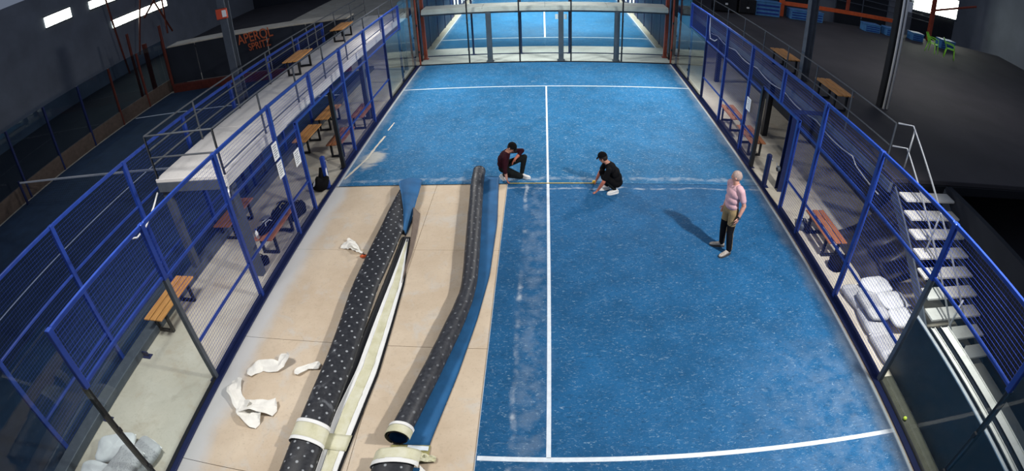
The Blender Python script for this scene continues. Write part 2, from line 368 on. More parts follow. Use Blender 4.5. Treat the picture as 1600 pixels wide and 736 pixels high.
def interp(tab, t):
    xs = [a[0] for a in tab]; return float(np.interp(t, xs, [a[1] for a in tab]))
# ================================================================== SETTING
XF, ZT = 5.16, 2.90
fl = MB()
for lo, hi in (((-17.9, -12, -0.12), (-5.06, 36, 0.0)), ((5.06, -12, -0.12), (7.75, 36, 0.0)), ((-5.06, 10.02, -0.12), (5.06, 36, 0.0)), ((-5.06, -12, -0.12), (5.06, -10.05, 0.0))):
    fl.box(lo, hi)
floor = struct(fl.build('floor', 'walk'))
bed = struct(MB().box((-5.06, -10.05, -0.14), (5.06, 10.02, -0.035)).build('floor', 'joint'))
# screed panels of the bare half of the court (2.5 m bays with open joints)
for ix, x0 in enumerate((-5.06, -2.53, 0.0, 2.53)):
    for iy in range(8):
        y0 = -10.05 + 2.509 * iy; g = 0.004
        if iy >= 4 and ix > 0 and iy > 4: pass
        m = MB().cbox((x0 + g, y0 + g, -0.03), (x0 + 2.53 - g, y0 + 2.509 - g, 0.0), 0.0015)
        m.build('screed_panel', 'slab', floor)

def turf_sheet(name, mat, x0, x1, y0, y1, label):
    t = thing(name, label, 'turf')
    nx, ny = 24, 40
    rng = random.Random(3)
    g = [[(x0 + (x1 - x0) * j / nx, y0 + (y1 - y0) * i / ny, 0.016) for j in range(nx + 1)] for i in range(ny + 1)]
    g = [[Vector(p) for p in reversed(r)] for r in g]
    MB().sheet(g, 0.014, 0, 1, 1).build('pile', [mat, 'backing_edge'], t)
    return t
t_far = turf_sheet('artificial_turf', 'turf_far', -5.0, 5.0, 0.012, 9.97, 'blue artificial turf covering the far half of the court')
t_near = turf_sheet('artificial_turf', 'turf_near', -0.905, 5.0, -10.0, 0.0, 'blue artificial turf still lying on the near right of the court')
def line(parent, x0, x1, y0, y1, z=0.016):
    MB().cbox((x0, y0, z - 0.003), (x1, y1, z + 0.003), 0.002).build('white_line', 'line', parent)
MB().cbox((-0.910, -9.99, 0.004), (-0.903, -0.01, 0.019), 0.002).build('frayed_edge', 'line', t_near)
line(t_far, -4.99, 4.99, 6.92, 6.97); line(t_far, -0.025, 0.025, 0.02, 6.93)
line(t_near, -0.89, 4.99, -7.0, -6.93); line(t_near, -0.03, 0.03, -6.94, -0.01)

# ================================================================== FENCES
def wire_panel(y0, y1, z0, z1, step=0.05, r=0.0022):
    m = MB(); k = z0
    n = max(1, int(round((z1 - z0) / (step * 1.2))))
    for i in range(1, n): m.tube([(0.008, y0, z0 + (z1 - z0) * i / n), (0.008, y1, z0 + (z1 - z0) * i / n)], r, 4, cap=False)
    n = max(1, int(round((y1 - y0) / step)))
    for i in range(1, n): m.tube([(-0.004, y0 + (y1 - y0) * i / n, z0), (-0.004, y0 + (y1 - y0) * i / n, z1)], r * 0.55, 4, cap=False)
    return m
def fence(x, sgn, label, door=True, wr=0.0022, ys=(-6, -4, -2, 2, 4, 6), dark_jamb=True):
    t = thing('court_fence', label, 'fence', (x, 0, 0))
    w = 0.04
    def post(y, z0=0.0, z1=ZT, m='blue', ww=w):
        p = MB().cbox((-ww, y - ww, z0), (ww, y + ww, z1), 0.006).build('post', m, t)
        if z0 == 0.0: MB().cbox((-0.085, y - 0.085, 0.0), (0.085, y + 0.085, 0.014), 0.003).build('base_plate', 'navy', p)
        return p
    for y in ys:
        if door and abs(y) == 6: post(y, 0.0, 2.0, 'grey_steel' if y < 0 else 'navy'); post(y, 2.0, ZT)
        else: post(y)
    # top, middle and bottom rails bay by bay
    def rail(y0, y1, z, h=0.022, m='blue'): MB().cbox((-0.022, y0, z - h), (0.022, y1, z + h), 0.005).build('rail', m, t)
    def bay(y0, y1, z0=0.10):
        a, b = y0 + w, y1 - w
        rail(a, b, ZT - 0.03, 0.03); rail(a, b, 2.0, 0.02)
        if z0 < 0.5: rail(a, b, 0.76, 0.02); rail(a, b, 0.055, 0.045, 'navy')
        wire_panel(a, b, z0, ZT - 0.06, 0.05, wr).build('wire_mesh', 'blue_wire', t, kind='stuff')
    if door:
        post(-1.02, 0.0, 2.14); post(1.02, 0.0, 2.14, 'black' if dark_jamb else 'blue', 0.05)
        post(0.0, 2.14, ZT)
        rail(-1.06, 1.06, 2.12, 0.03)
        bay(-6, -4); bay(-4, -2)
        for a, b in ((-2 + w, -1.06), (1.07, 2 - w)):
            rail(a, b, 2.0, 0.02); rail(a, b, 0.76, 0.02); rail(a, b, 0.055, 0.045, 'navy')
            wire_panel(a, b, 0.10, 2.12).build('wire_mesh', 'blue_wire', t, kind='stuff')
        rail(-2 + w, -w, ZT - 0.03, 0.03); rail(w, 2 - w, ZT - 0.03, 0.03)
        wire_panel(-2 + w, -w, 2.15, ZT - 0.06).build('wire_mesh', 'blue_wire', t, kind='stuff')
        wire_panel(w, 2 - w, 2.15, ZT - 0.06).build('wire_mesh', 'blue_wire', t, kind='stuff')
        bay(2, 4); bay(4, 6)
        for a, b in ((-8 + w, -6 - w), (6 + w, 8 - w)):
            rail(a, b, ZT - 0.03, 0.03); rail(a, b, 2.05, 0.022)
            wire_panel(a, b, 2.07, ZT - 0.06).build('wire_mesh', 'blue_wire', t, kind='stuff')
        post(-8, 2.0, ZT); post(8, 2.0, ZT)
    else:
        for a, b in zip(ys[:-1], ys[1:]): bay(a, b)
    return t
f_left = fence(-XF, -1, 'blue wire mesh side fence along the left of the court, with a doorway')
f_right = fence(XF, 1, 'blue wire mesh side fence along the right of the court, with a doorway')
f_nb = fence(-7.25, -1, 'blue wire mesh fence of the neighbouring court beyond the left walkway', door=False, wr=0.0014, ys=(-8, -6, -4, -2, 0, 2, 4, 6))
# white notices wired to the fences
def notice(x, y, z, w, h, label, sgn):
    t = thing('notice_board', label, 'sign', (x, y, z))
    MB().cbox((-0.004, -w / 2, -h / 2), (0.004, w / 2, h / 2), 0.002).build('plate', 'white', t)
    pm = MB()
    for k in range(6):
        zz = h * (0.34 - 0.13 * k); pm.box((sgn * 0.005 - 0.001, -w * 0.36, zz - 0.006), (sgn * 0.005 + 0.001, w * (0.36 - 0.12 * (k % 3)), zz + 0.006))
    pm.build('print_block', 'grey_steel', t)
notice(-XF + 0.05, -1.36, 1.49, 0.26, 0.34, 'white notice on the left fence next to the doorway', 1)
notice(-XF + 0.05, -2.16, 2.02, 0.22, 0.34, 'upper of two white plates on the left fence post', 1)
notice(-XF + 0.05, -2.14, 1.62, 0.22, 0.34, 'lower of two white plates on the left fence post', 1)
notice(XF - 0.05, 1.72, 1.42, 0.28, 0.34, 'white notice on the right fence beside the doorway', -1)
# base channels along the court sides
for sx, nm in ((-1, 'trim_1'), (1, 'trim_2')):
    struct(MB().cbox((sx * 5.085 - 0.05, -10.05, 0.0), (sx * 5.085 + 0.05, 10.02, 0.035), 0.004).build(nm, 'navy'))
# ---- glass walls
def clamp(parent, x, y, z): MB().cbox((x - 0.03, y - 0.03, z - 0.04), (x + 0.03, y + 0.03, z + 0.04), 0.006).build('clamp', 'black', parent)
def glass_side(x, y0, label, frame='navy', ztop=3.0, mat='glass'):
    t = thing('glass_wall', label, 'glass wall', (x, 0, 0))
    sg = 1 if x > 0 else -1
    for k in range(2):
        a = y0 + 2 * k
        MB().box((-0.006, a + 0.015, 0.05), (0.006, a + 1.985, 2.0 if abs(a + 1) < 8 else ztop)).build('glass_pane', mat, t)
    full = ztop
    for k in (0, 1, 2):
        a = y0 + 2 * k; ztop = 2.0 if abs(a) < 9 else full
        if abs(abs(a) - 6) < 0.1: continue
        MB().cbox((sg * 0.02, a - 0.035, 0), (sg * 0.02 + sg * 0.07 if sg > 0 else -0.09, a + 0.035, ztop + 0.0), 0.005).build('post', frame, t) if sg > 0 else \
            MB().cbox((-0.09, a - 0.035, 0), (-0.02, a + 0.035, ztop), 0.005).build('post', frame, t)
        for z in (0.4, 1.2, 2.1): clamp(t, sg * 0.012, a, z)
    MB().cbox((-0.03, y0, 0.0), (0.03, y0 + 4, 0.05), 0.004).build('bottom_channel', 'black', t)
    return t
glass_side(-XF, 6.0, 'clear glass side wall at the far left corner of the court')
glass_side(XF, 6.0, 'clear glass side wall at the far right corner of the court')
glass_side(-XF, -10.0, 'clear glass side wall at the near left corner of the court', 'black')
glass_side(XF, -10.0, 'clear glass side wall at the near right corner of the court', 'black')
t = thing('glass_wall', 'clear glass back wall across the far end of the court', 'glass wall', (0, 10.0, 0))
for k in range(5):
    x0 = -5.0 + 2 * k
    MB().box((x0 + 0.012, -0.006, 0.05), (x0 + 1.988, 0.006, 3.0)).build('glass_pane', 'glass', t)
for k in range(6):
    x0 = -5.0 + 2 * k
    MB().cbox((x0 - 0.028, 0.012, 0), (x0 + 0.028, 0.085, 4.0), 0.005).build('post', 'black' if 0 < k < 5 else 'rust', t)
    for z in (0.6, 1.7): clamp(t, x0, -0.005, z)
MB().cbox((-5.06, -0.03, 0.0), (5.06, 0.03, 0.05), 0.004).build('bottom_channel', 'black', t)
# ================================================================== behind the far wall: walkway, columns, next court
for x in (-2.2, 0.62, 2.82):
    t = thing('steel_column', 'dark steel column behind the back glass, %s' % ('leftmost of three' if x < 0 else 'with two white plates at its top' if x < 1 else 'rightmost of three'), 'column', (x, 10.3, 0))
    MB().cbox((-0.10, -0.09, 0), (0.10, -0.075, 2.05), 0.003).cbox((-0.10, 0.075, 0), (0.10, 0.09, 2.05), 0.003).build('flange', 'grey_steel', t)
    MB().box((-0.012, -0.075, 0), (0.012, 0.075, 2.05)).build('web', 'grey_steel', t)
    MB().cbox((-0.15, -0.14, 0), (0.15, 0.14, 0.02), 0.004).build('base_plate', 'grey_steel', t)
    if 0 < x < 1:
        for sx in (-1, 1): MB().cbox((sx * 0.17 - 0.055, -0.12, 1.72), (sx * 0.17 + 0.055, -0.10, 1.92), 0.004).build('plate', 'white', t)
for sx, lab in ((-1, 'orange steel column behind the far left corner'), (1, 'orange steel column behind the far right corner')):
    t = thing('orange_column', lab, 'column', (sx * 4.98, 11.05, 0))
    MB().cbox((-0.07, -0.07, 0), (0.07, 0.07, 4.6), 0.006).build('shaft', 'rust', t)
    MB().cbox((-0.12, -0.12, 0), (0.12, 0.12, 0.02), 0.004).build('base_plate', 'rust', t)
    MB().cbox((-sx * 0.30 - 0.09, -0.2, 0), (-sx * 0.30 + 0.09, -0.02, 0), 0.0) if False else None
    MB().cbox((sx * 0.16 - 0.07, -0.35, 0), (sx * 0.16 + 0.07, -0.21, 4.6), 0.006).build('twin_shaft', 'black', t)
for xa, xb, mt, lab in ((-4.86, 4.86, 'pale', 'pale raised walkway crossing behind the back glass'), (-17.5, -8.0, 'walk', 'dim raised walkway above the end wall of the neighbouring court')):
    t = thing('far_walkway', lab, 'walkway', (0, 10.35, 2.07))
    for k in range(4): MB().cbox((xa + (xb - xa) * k / 4 + 0.004, 0.0, 0.10), (xa + (xb - xa) * (k + 1) / 4 - 0.004, 0.95, 0.17), 0.008).build('deck_slab', mt, t)
    MB().cbox((xa, -0.03, -0.02), (xb, 0.05, 0.10), 0.008).build('edge_beam', mt, t)
    MB().cbox((xa, 0.06, -0.10), (xb, 0.9, 0.09), 0.008).build('underside_beam', 'grey_steel', t)
    if xa < -9:
        for k in range(4): MB().cbox((xa + 0.2 + 2.9 * k, 0.4, -2.07), (xa + 0.34 + 2.9 * k, 0.54, -0.10), 0.006).build('support_column', 'grey_steel', t)
struct(MB().box((-5.06, 10.03, 0.0), (5.06, 11.36, 0.006)).build('floor', 'pale'))
# pale strip and the next court
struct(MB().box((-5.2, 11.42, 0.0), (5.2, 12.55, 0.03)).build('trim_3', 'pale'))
nc = thing('artificial_turf', 'blue artificial turf of the next court beyond the back glass', 'turf')
MB().cbox((-4.95, 12.55, 0.002), (4.95, 31.3, 0.016), 0.004).build('pile', 'turf_far', nc)
line(nc, -4.94, 4.94, 14.28, 14.35); line(nc, -0.04, 0.04, 14.35, 21.5)
for sx in (-1, 1): line(nc, sx * 4.91 - 0.025, sx * 4.91 + 0.025, 12.6, 28)
t = thing('glass_wall', 'glass end wall of the next court behind the far walkway', 'glass wall', (0, 11.38, 0))
for k in range(5):
    x0 = -5.0 + 2 * k
    MB().box((x0 + 0.012, -0.006, 0.04), (x0 + 1.988, 0.006, 3.0)).build('glass_pane', 'glass', t)
    if k: MB().cbox((x0 - 0.04, 0.01, 0), (x0 + 0.04, 0.09, 3.0), 0.005).build('post', 'navy', t)
    if k: MB().cbox((x0 - 0.10, -0.06, 0), (x0 + 0.10, 0.10, 0.03), 0.004).build('base_plate', 'navy', t)
MB().cbox((-5.06, -0.02, 0.0), (5.06, 0.02, 0.04), 0.004).build('bottom_channel', 'navy', t)
for sx, lab in ((-1, 'dark side wall of the next court on the left'), (1, 'dark side wall of the next court on the right')):
    t = thing('side_wall', lab, 'wall', (sx * 5.25, 11.4, 0))
    for k in range(9):
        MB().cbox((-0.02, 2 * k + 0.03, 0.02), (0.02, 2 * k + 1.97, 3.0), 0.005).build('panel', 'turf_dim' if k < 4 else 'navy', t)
        MB().cbox((-0.05, 2 * k - 0.04, 0), (0.05, 2 * k + 0.03, 3.0), 0.005).build('post', 'navy', t)
    for k, (yy, zz) in enumerate(((9.0, 1.0), (10.2, 1.0), (12.0, 1.2), (13.0, 1.2))):
        MB().cbox((-sx * 0.06 - 0.02, yy, zz - 0.9), (-sx * 0.06 + 0.02, yy + 0.5, zz + 0.9), 0.01).build('white_strip', 'white', t)
# ================================================================== LEFT: raised walkway
ZL, XI, XO = 2.24, -5.42, -7.10
lw = thing('raised_walkway', 'pale raised walkway with grey railings beyond the left fence', 'walkway', (0, 0, 0))
for k in range(6):
    y0 = -3.5 + 2.28 * k
    MB().cbox((XO, y0 + 0.004, ZL - 0.07), (XI, y0 + 2.276, ZL), 0.006).build('deck_slab', 'deck', lw)
MB().cbox((XO, -3.5, ZL - 0.27), (XO + 0.08, 10.15, ZL - 0.07), 0.006).build('edge_beam', 'grey_steel', lw)
MB().cbox((XI - 0.08, -3.5, ZL - 0.22), (XI, 10.15, ZL - 0.07), 0.006).build('edge_beam', 'pale', lw)
MB().cbox((XO + 0.08, -3.5, ZL - 0.27), (XI - 0.08, -3.42, ZL - 0.07), 0.006).build('edge_beam', 'grey_steel', lw)
for x, y in ((XI - 0.06, -3.35), (XO + 0.06, -3.35), (XI - 0.06, 4.4), (XI - 0.06, 9.6)):
    MB().cbox((x - 0.07, y - 0.07, 0), (x + 0.07, y + 0.07, ZL - 0.25), 0.006).build('support_column', 'grey_steel', lw)
def railing(parent, p0, p1, z, h, posts, rails=(1.0, 0.52, 0.12), r=0.017, mat='rail'):
    p0, p1 = Vector((*p0, z)), Vector((*p1, z))
    for k in range(posts):
        p = p0.lerp(p1, k / (posts - 1)); MB().tube([p, p + Vector((0, 0, h))], r * 1.25, 6).build('railing_post', mat, parent)
    for f in rails:
        up = Vector((0, 0, h * f)); MB().tube([p0 + up, p1 + up], r, 6).build('railing_bar', mat, parent)
railing(lw, (XI - 0.04, -3.46), (XI - 0.04, 10.1), ZL, 0.86, 9, (1.0, 0.5, 0.12))
railing(lw, (XO + 0.04, -3.46), (XO + 0.04, 10.1), ZL, 0.86, 9, (1.0, 0.66, 0.33))
railing(lw, (XO + 0.04, -3.46), (XI - 0.04, -3.46), ZL, 0.86, 2, (1.0, 0.5))
# ================================================================== benches
def bench_proto(mat, length=1.25, z=0.45, w=0.44):
    t = thing('wooden_bench', 'bench', 'bench')
    n = 3; sw = (w - 0.03 * (n - 1)) / n
    for k in range(n):
        x0 = -w / 2 + k * (sw + 0.03); MB().cbox((x0, -length / 2, z - 0.032), (x0 + sw, length / 2, z), 0.006).build('slat', mat, t)
    for sy in (-1, 1):
        y = sy * (length / 2 - 0.20)
        m = MB()
        m.cbox((-w / 2 + 0.03, y - 0.03, 0.0), (w / 2 - 0.03, y + 0.03, 0.05), 0.004)
        m.cbox((-w / 2 + 0.03, y - 0.03, z - 0.085), (w / 2 - 0.03, y + 0.03, z - 0.034), 0.004)
        m.cbox((-w / 2 + 0.03, y - 0.03, 0.05), (-w / 2 + 0.08, y + 0.03, z - 0.085), 0.004)
        m.cbox((w / 2 - 0.08, y - 0.03, 0.05), (w / 2 - 0.03, y + 0.03, z - 0.085), 0.004)
        m.build('leg_frame', 'black', t)
    return t
B1 = bench_proto('wood'); B1.location = (-6.62, 2.62, ZL); B1.rotation_euler = (0, 0, 0.06)
B1['label'] = 'slatted bench on the left raised walkway, nearer one'; B1['group'] = 'slatted wooden benches'
for loc, rz, lab in (((-6.62, 6.2, ZL), 0.05, 'slatted bench on the left raised walkway, farther one'),
                     ((-6.72, 2.45, 0), 0.0, 'slatted bench seen through the left doorway, nearer of two'),
                     ((-6.66, 4.05, 0), 0.0, 'slatted bench seen through the left doorway, farther of two'),
                     ((6.68, 3.25, 2.0), 0.0, 'slatted bench on the dark right terrace beside the steel column, farther one'),
                     ((6.80, 0.55, 2.0), 0.0, 'slatted bench on the dark right terrace, nearer one by the railing'),
                     ((-6.80, -4.66, 0), 0.0, 'slatted bench on the left walkway nearest the camera'),):
    copy_thing(B1, loc, rz, lab, 'slatted wooden benches')
B2 = bench_proto('wood_red', 1.2); B2.location = (-6.86, -1.75, 0); B2['label'] = 'reddish bench against the neighbouring fence behind the left mesh'; B2['group'] = 'reddish wooden benches'
for loc, rz, lab in (((-5.56, -2.25, 0), 0.0, 'reddish bench just outside the left fence with bags on it'),
                     ((-5.62, -1.0, 0), 0.05, 'reddish bench just outside the left doorway near the dark bag'),
                     ((-5.55, 2.1, 0), 0.0, 'reddish bench outside the left fence just past the doorway'),
                     ((-5.52, 4.0, 0), 0.0, 'reddish bench outside the left fence near the far glass'),
                     ((5.62, -2.35, 0), 0.0, 'reddish bench outside the right fence beside the sacks'),
                     ((5.48, 2.1, 0), 0.0, 'reddish bench outside the right fence just past the doorway'),
                     ((5.48, 3.7, 0), 0.0, 'reddish bench outside the right fence near the far glass')):
    if 'near the dark bag' in lab: continue
    copy_thing(B2, loc, rz, lab, 'reddish wooden benches')
# ================================================================== LEFT: neighbouring court
nb = thing('artificial_turf', 'dim blue turf of the neighbouring court on the left', 'turf')
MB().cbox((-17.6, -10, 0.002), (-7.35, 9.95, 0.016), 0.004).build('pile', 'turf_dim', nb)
line(nb, -12.42, -12.36, -6.95, 6.95); line(nb, -17.5, -7.4, 6.9, 6.97)
struct(MB().cbox((-7.22, -10, 0.0), (-6.96, 10, 0.16), 0.01).build('trim_4', 'grey_steel'))
for k, y in enumerate((-5.75, -7.2)):
    t = thing('fence_bracket', 'dark steel bracket at the foot of the neighbouring fence, %s one' % ('farther' if k == 0 else 'nearer'), 'bracket', (-6.93, y, 0))
    MB().cbox((-0.03, -0.06, 0), (0.16, 0.06, 0.012), 0.003).build('foot_plate', 'navy', t)
    MB().cbox((-0.03, -0.012, 0.012), (0.11, 0.012, 0.11), 0.004).build('gusset', 'navy', t)
t = thing('tennis_net', 'net with white top band across the neighbouring court', 'net', (0, -0.15, 0))
MB().cbox((-17.3, -0.012, 0.82), (-7.5, 0.012, 0.88), 0.004).build('top_band', 'white', t)
nm = MB()
for k in range(98): nm.tube([(-17.3 + 0.1 * k, 0, 0.03), (-17.3 + 0.1 * k, 0, 0.84)], 0.002, 4, cap=False)
for k in range(10): nm.tube([(-17.3, 0, 0.05 + 0.08 * k), (-7.5, 0, 0.05 + 0.08 * k)], 0.002, 4, cap=False)
nm.build('netting', 'black', t, kind='stuff')
for x in (-17.35, -7.46): MB().cbox((x - 0.04, -0.04, 0), (x + 0.04, 0.04, 0.92), 0.006).build('net_post', 'navy', t)
# low brown boards and dull panels along its far side
t = thing('board_wall', 'row of low brown boards along the far side of the neighbouring court', 'wall', (-17.75, 0, 0))
for k in range(8): MB().cbox((-0.03, -5.6 + 2 * k, 0.02), (0.03, -3.68 + 2 * k, 0.62), 0.008).build('board', 'brown', t)
for k in range(9): MB().cbox((-0.05, -5.68 + 2 * k, 0), (0.05, -5.6 + 2 * k, 2.6), 0.006).build('post', 'navy' if k < 6 else 'rust_dim', t)
t = thing('glass_wall', 'grey-blue glass panels above the brown boards of the neighbouring court', 'glass wall', (-17.78, 0, 0))
for k in range(8): MB().box((-0.006, -5.6 + 2 * k, 0.64), (0.006, -3.68 + 2 * k, 2.6)).build('glass_pane', 'glass_dark', t)
t = thing('end_wall', 'dark end wall of the neighbouring court with a red kerb', 'wall', (0, 10.05, 0))
MB().cbox((-17.4, -0.12, 0), (-8.0, 0.12, 0.40), 0.02).build('kerb', 'rust_dim', t)
for k in range(5): MB().cbox((-17.6 + 1.95 * k + 0.02, 0.14, 0.40), (-15.69 + 1.95 * k, 0.18, 2.2), 0.006).build('panel', 'wall_dark', t)
for k, (xp, hw) in enumerate(((-17.4, 0.05), (-18.6, 0.12), (-19.6, 0.05))): MB().cbox((xp - hw, -0.10, 0.0 if k else 0.40), (xp + hw, 0.02, 3.4 - 0.7 * (k == 1)), 0.006).build('post', 'rust_dim', t)
def text_mesh(name, body, size, ext=0.004):
    c = bpy.data.curves.new(name, 'FONT'); c.body = body; c.size = size; c.extrude = ext; c.align_x = 'CENTER'; c.align_y = 'CENTER'; c.offset = 0.006
    o = bpy.data.objects.new(name, c); COL.objects.link(o); dg = bpy.context.evaluated_depsgraph_get()
    me = bpy.data.meshes.new_from_object(o.evaluated_get(dg)); bpy.data.objects.remove(o); bpy.data.curves.remove(c); return me
t = thing('wall_lettering', 'orange hand-drawn lettering on the dark wall behind the left railing', 'lettering', (-12.3, 10.17, 1.85))
for body, z, sz, x, tilt in (('APEROL', 0.16, 0.62, 0.0, 0.10), ('SPRITZ', -0.26, 0.46, 0.15, 0.10)):
    me = text_mesh('word', body, sz); me.materials.clear(); me.materials.append(M['letter']); me.transform(Matrix.Diagonal((0.82, 1, 1, 1)))
    put('word', me, t, (x, -0.03, z), (math.pi / 2, -tilt, 0))
t = thing('hanging_sign', 'small orange sign board on the grey post at upper left', 'sign', (-7.55, 0.77, 4.42))
MB().cbox((-0.17, -0.02, -0.13), (0.17, 0.02, 0.13), 0.02).build('board', 'sign_red', t)
MB().cbox((0.02, -0.026, -0.085), (0.14, -0.018, 0.085), 0.003).build('white_panel', 'white', t)
t = thing('steel_column', 'grey steel column rising beyond the left raised walkway', 'column', (-7.55, 0.9, 0))
MB().cbox((-0.11, -0.11, 0), (0.11, -0.09, 5.2), 0.004).cbox((-0.11, 0.09, 0), (0.11, 0.11, 5.2), 0.004).build('flange', 'grey_steel', t)
MB().box((-0.015, -0.09, 0), (0.015, 0.09, 5.2)).build('web', 'grey_steel', t)
# hall envelope on the left with strip windows
wl = struct(MB().box((-27.4, -14, 0), (-27.0, 40, 7)).build('wall_left', 'wall_grey'))
struct(MB().box((-27.4, -14, -0.12), (-17.9, 40, 0)).build('floor', 'dark_floor'))
struct(MB().box((-27.2, 35.8, 0), (26, 36.2, 9)).build('wall_far', 'wall_dark'))
for k, (y0, y1, z0, z1) in enumerate(((16.6, 22.8, 3.25, 3.75), (14.9, 17.6, 5.0, 5.5), (11.0, 13.2, 5.0, 5.6))):
    w = thing('window_%d' % (k + 1), '', '', (-26.98, 0, 0)); del w['label']; del w['category']; w['kind'] = 'structure'
    MB().cbox((0.0, y0, z0), (0.03, y1, z1), 0.005).build('pane', 'daylight', w)
    MB().cbox((0.0, y0 - 0.08, z0 - 0.08), (0.05, y1 + 0.08, z0), 0.005).cbox((0.0, y0 - 0.08, z1), (0.05, y1 + 0.08, z1 + 0.08), 0.005).build('window_frame', 'grey_steel', w)
t = thing('roof_truss', 'dark steel bracing in front of the bright window at upper left', 'truss', (-25.5, 0, 0))
for a, b in (((17.0, 1.0), (18.4, 4.9)), ((18.3, 3.2), (21.4, 5.2)), ((21.0, 1.5), (19.0, 5.2)), ((20.4, 1.5), (20.6, 5.2)), ((15.6, 0.2), (15.0, 5.4))):
    MB().tube([(0, a[0], a[1]), (0, b[0], b[1])], 0.07, 6).build('brace', 'rust_dim', t)
# ================================================================== RIGHT: terrace, stairs, under-deck
ZR, XR = 2.0, 6.25
tr = thing('terrace', 'large dark raised terrace beyond the right fence', 'terrace', (0, 0, 0))
MB().cbox((XR, -3.15, ZR - 0.10), (26, 12.6, ZR), 0.01).build('deck_slab', 'dark_floor', tr)
MB().cbox((XR - 0.02, -3.15, ZR - 0.30), (XR + 0.06, 12.6, ZR - 0.10), 0.008).build('edge_beam', 'grey_steel', tr)
MB().cbox((XR + 0.06, -3.17, ZR - 0.30), (26, -3.09, ZR - 0.10), 0.008).build('edge_beam', 'black', tr)
for y in (3.1, 8.0): MB().cbox((XR, y - 0.08, 0), (XR + 0.16, y + 0.08, ZR - 0.3), 0.006).build('support_column', 'black', tr)
railing(tr, (XR + 0.05, -2.75), (XR + 0.05, 12.4), ZR, 0.9, 10, (1.0, 0.5), 0.016)
struct(MB().box((7.75, -14, -0.12), (26, 36, 0.0)).build('floor', 'dark_floor'))
struct(MB().box((7.70, -12, 0), (7.85, 12, 1.9)).build('wall_right', 'wall_dark'))
t = thing('steel_column', 'dark steel column beside the right doorway', 'column', (5.50, -0.15, 0))
MB().cbox((-0.09, -0.09, 0), (0.09, -0.07, 1.98), 0.004).cbox((-0.09, 0.07, 0), (0.09, 0.09, 1.98), 0.004).build('flange', 'navy', t)
MB().box((-0.012, -0.07, 0), (0.012, 0.07, 1.98)).build('web', 'navy', t)
MB().cbox((-0.11, -0.11, 1.98), (0.80, 0.11, 2.0), 0.004).build('bracket_arm', 'navy', t)
t = thing('steel_column', 'grey steel column standing on the right terrace between two benches', 'column', (6.86, 2.32, ZR))
MB().cbox((-0.12, -0.10, 0), (-0.10, 0.10, 6.5), 0.004).cbox((0.10, -0.10, 0), (0.12, 0.10, 6.5), 0.004).build('flange', 'grey_steel', t)
MB().box((-0.10, -0.012, 0), (0.10, 0.012, 6.5)).build('web', 'grey_steel', t)
t = thing('steel_column', 'dark column with twin white pipes on the right terrace', 'column', (8.5, 0.65, ZR))
MB().cbox((-0.10, 0.02, 0), (0.10, 0.22, 6.5), 0.006).build('shaft', 'black', t)
for sx in (-1, 1): MB().tube([(sx * 0.055 + 0.05, -0.03, 0.0), (sx * 0.055 + 0.05, -0.03, 6.5)], 0.036, 10).build('pipe', 'white', t, True)
MB().cbox((0.10, -0.06, 2.55), (0.26, 0.0, 2.80), 0.01).build('junction_box', 'white', t)
# stairs
st = thing('steel_stairs', 'open steel stairs with pale treads coming down from the right terrace', 'stairs', (0, 0, 0))
for k in range(9):
    z = 1.80 - 0.20 * k; y = -3.30 - 0.30 * k
    if z < 0.1: break
    MB().cbox((6.40, y - 0.27, z - 0.045), (7.68, y + 0.02, z), 0.006).build('tread', 'pale', st)
for x in (6.36, 7.70):
    MB().add([(x - 0.02, -3.15, 1.86), (x + 0.02, -3.15, 1.86), (x + 0.02, -6.0, -0.04 + 0.04), (x - 0.02, -6.0, 0.0), (x - 0.02, -3.15, 1.62), (x + 0.02, -3.15, 1.62), (x + 0.02, -5.75, 0.0), (x - 0.02, -5.75, 0.0)],
             [(0, 1, 2, 3), (7, 6, 5, 4), (0, 3, 7, 4), (1, 5, 6, 2), (0, 4, 5, 1), (3, 2, 6, 7)]).build('stringer', 'grey_steel', st)
for zz in (0.93, 0.48):
    MB().tube([(6.30, -2.80, 2.0 + zz), (6.62, -2.88, 2.0 + zz), (6.62, -5.75, 0.10 + zz)], 0.019, 8).build('handrail', 'galv', st, True)
for (y, z0) in ((-2.95, 2.0), (-4.3, 1.15), (-5.6, 0.3)): MB().tube([(6.62, y, z0), (6.62, y, z0 + 0.9)], 0.019, 8).build('railing_post', 'galv', st, True)
# crates, bins, dark cabinets, orange frame along the terrace's far edge
t = thing('orange_frame', 'orange steel frame across the far edge of the right terrace', 'frame', (0, 12.4, ZR))
MB().cbox((10.55, -0.09, 0), (10.75, 0.09, 3.2), 0.008).build('post', 'orange', t)
MB().cbox((7.6, -0.06, 0.95), (10.55, 0.06, 1.10), 0.008).build('brace', 'orange', t)
MB().cbox((10.75, -0.06, 0.52), (17.4, 0.06, 0.70), 0.008).build('beam', 'orange', t)
MB().cbox((14.1, -0.06, 0.70), (14.25, 0.06, 3.2), 0.008).build('post', 'rust', t)
MB().cbox((19.3, -0.3, 0), (19.5, -0.1, 3.6), 0.008).build('post', 'rust', t)
MB().tube([(19.4, -0.2, 1.6), (22.5, -0.2, 2.4)], 0.06, 6).build('brace', 'rust', t)
def crate(x, y, w, h, lab):
    t = thing('blue_crate', lab, 'crate', (x, y, ZR), 0, 'blue crates on the terrace')
    MB().cbox((-w / 2, -0.25, 0.0), (w / 2, 0.25, h), 0.015).build('shell', 'crate', t)
    MB().cbox((-w / 2 - 0.015, -0.27, h), (w / 2 + 0.015, 0.27, h + 0.05), 0.01).build('rim', 'crate', t)
    for k in range(3): MB().cbox((-w / 2 + 0.06, -0.268, h * (0.15 + 0.28 * k)), (w / 2 - 0.06, -0.25, h * (0.27 + 0.28 * k)), 0.004).build('rib', 'blue', t)
crate(9.75, 12.1, 1.2, 0.62, 'large ribbed blue crate left of the orange post on the terrace')
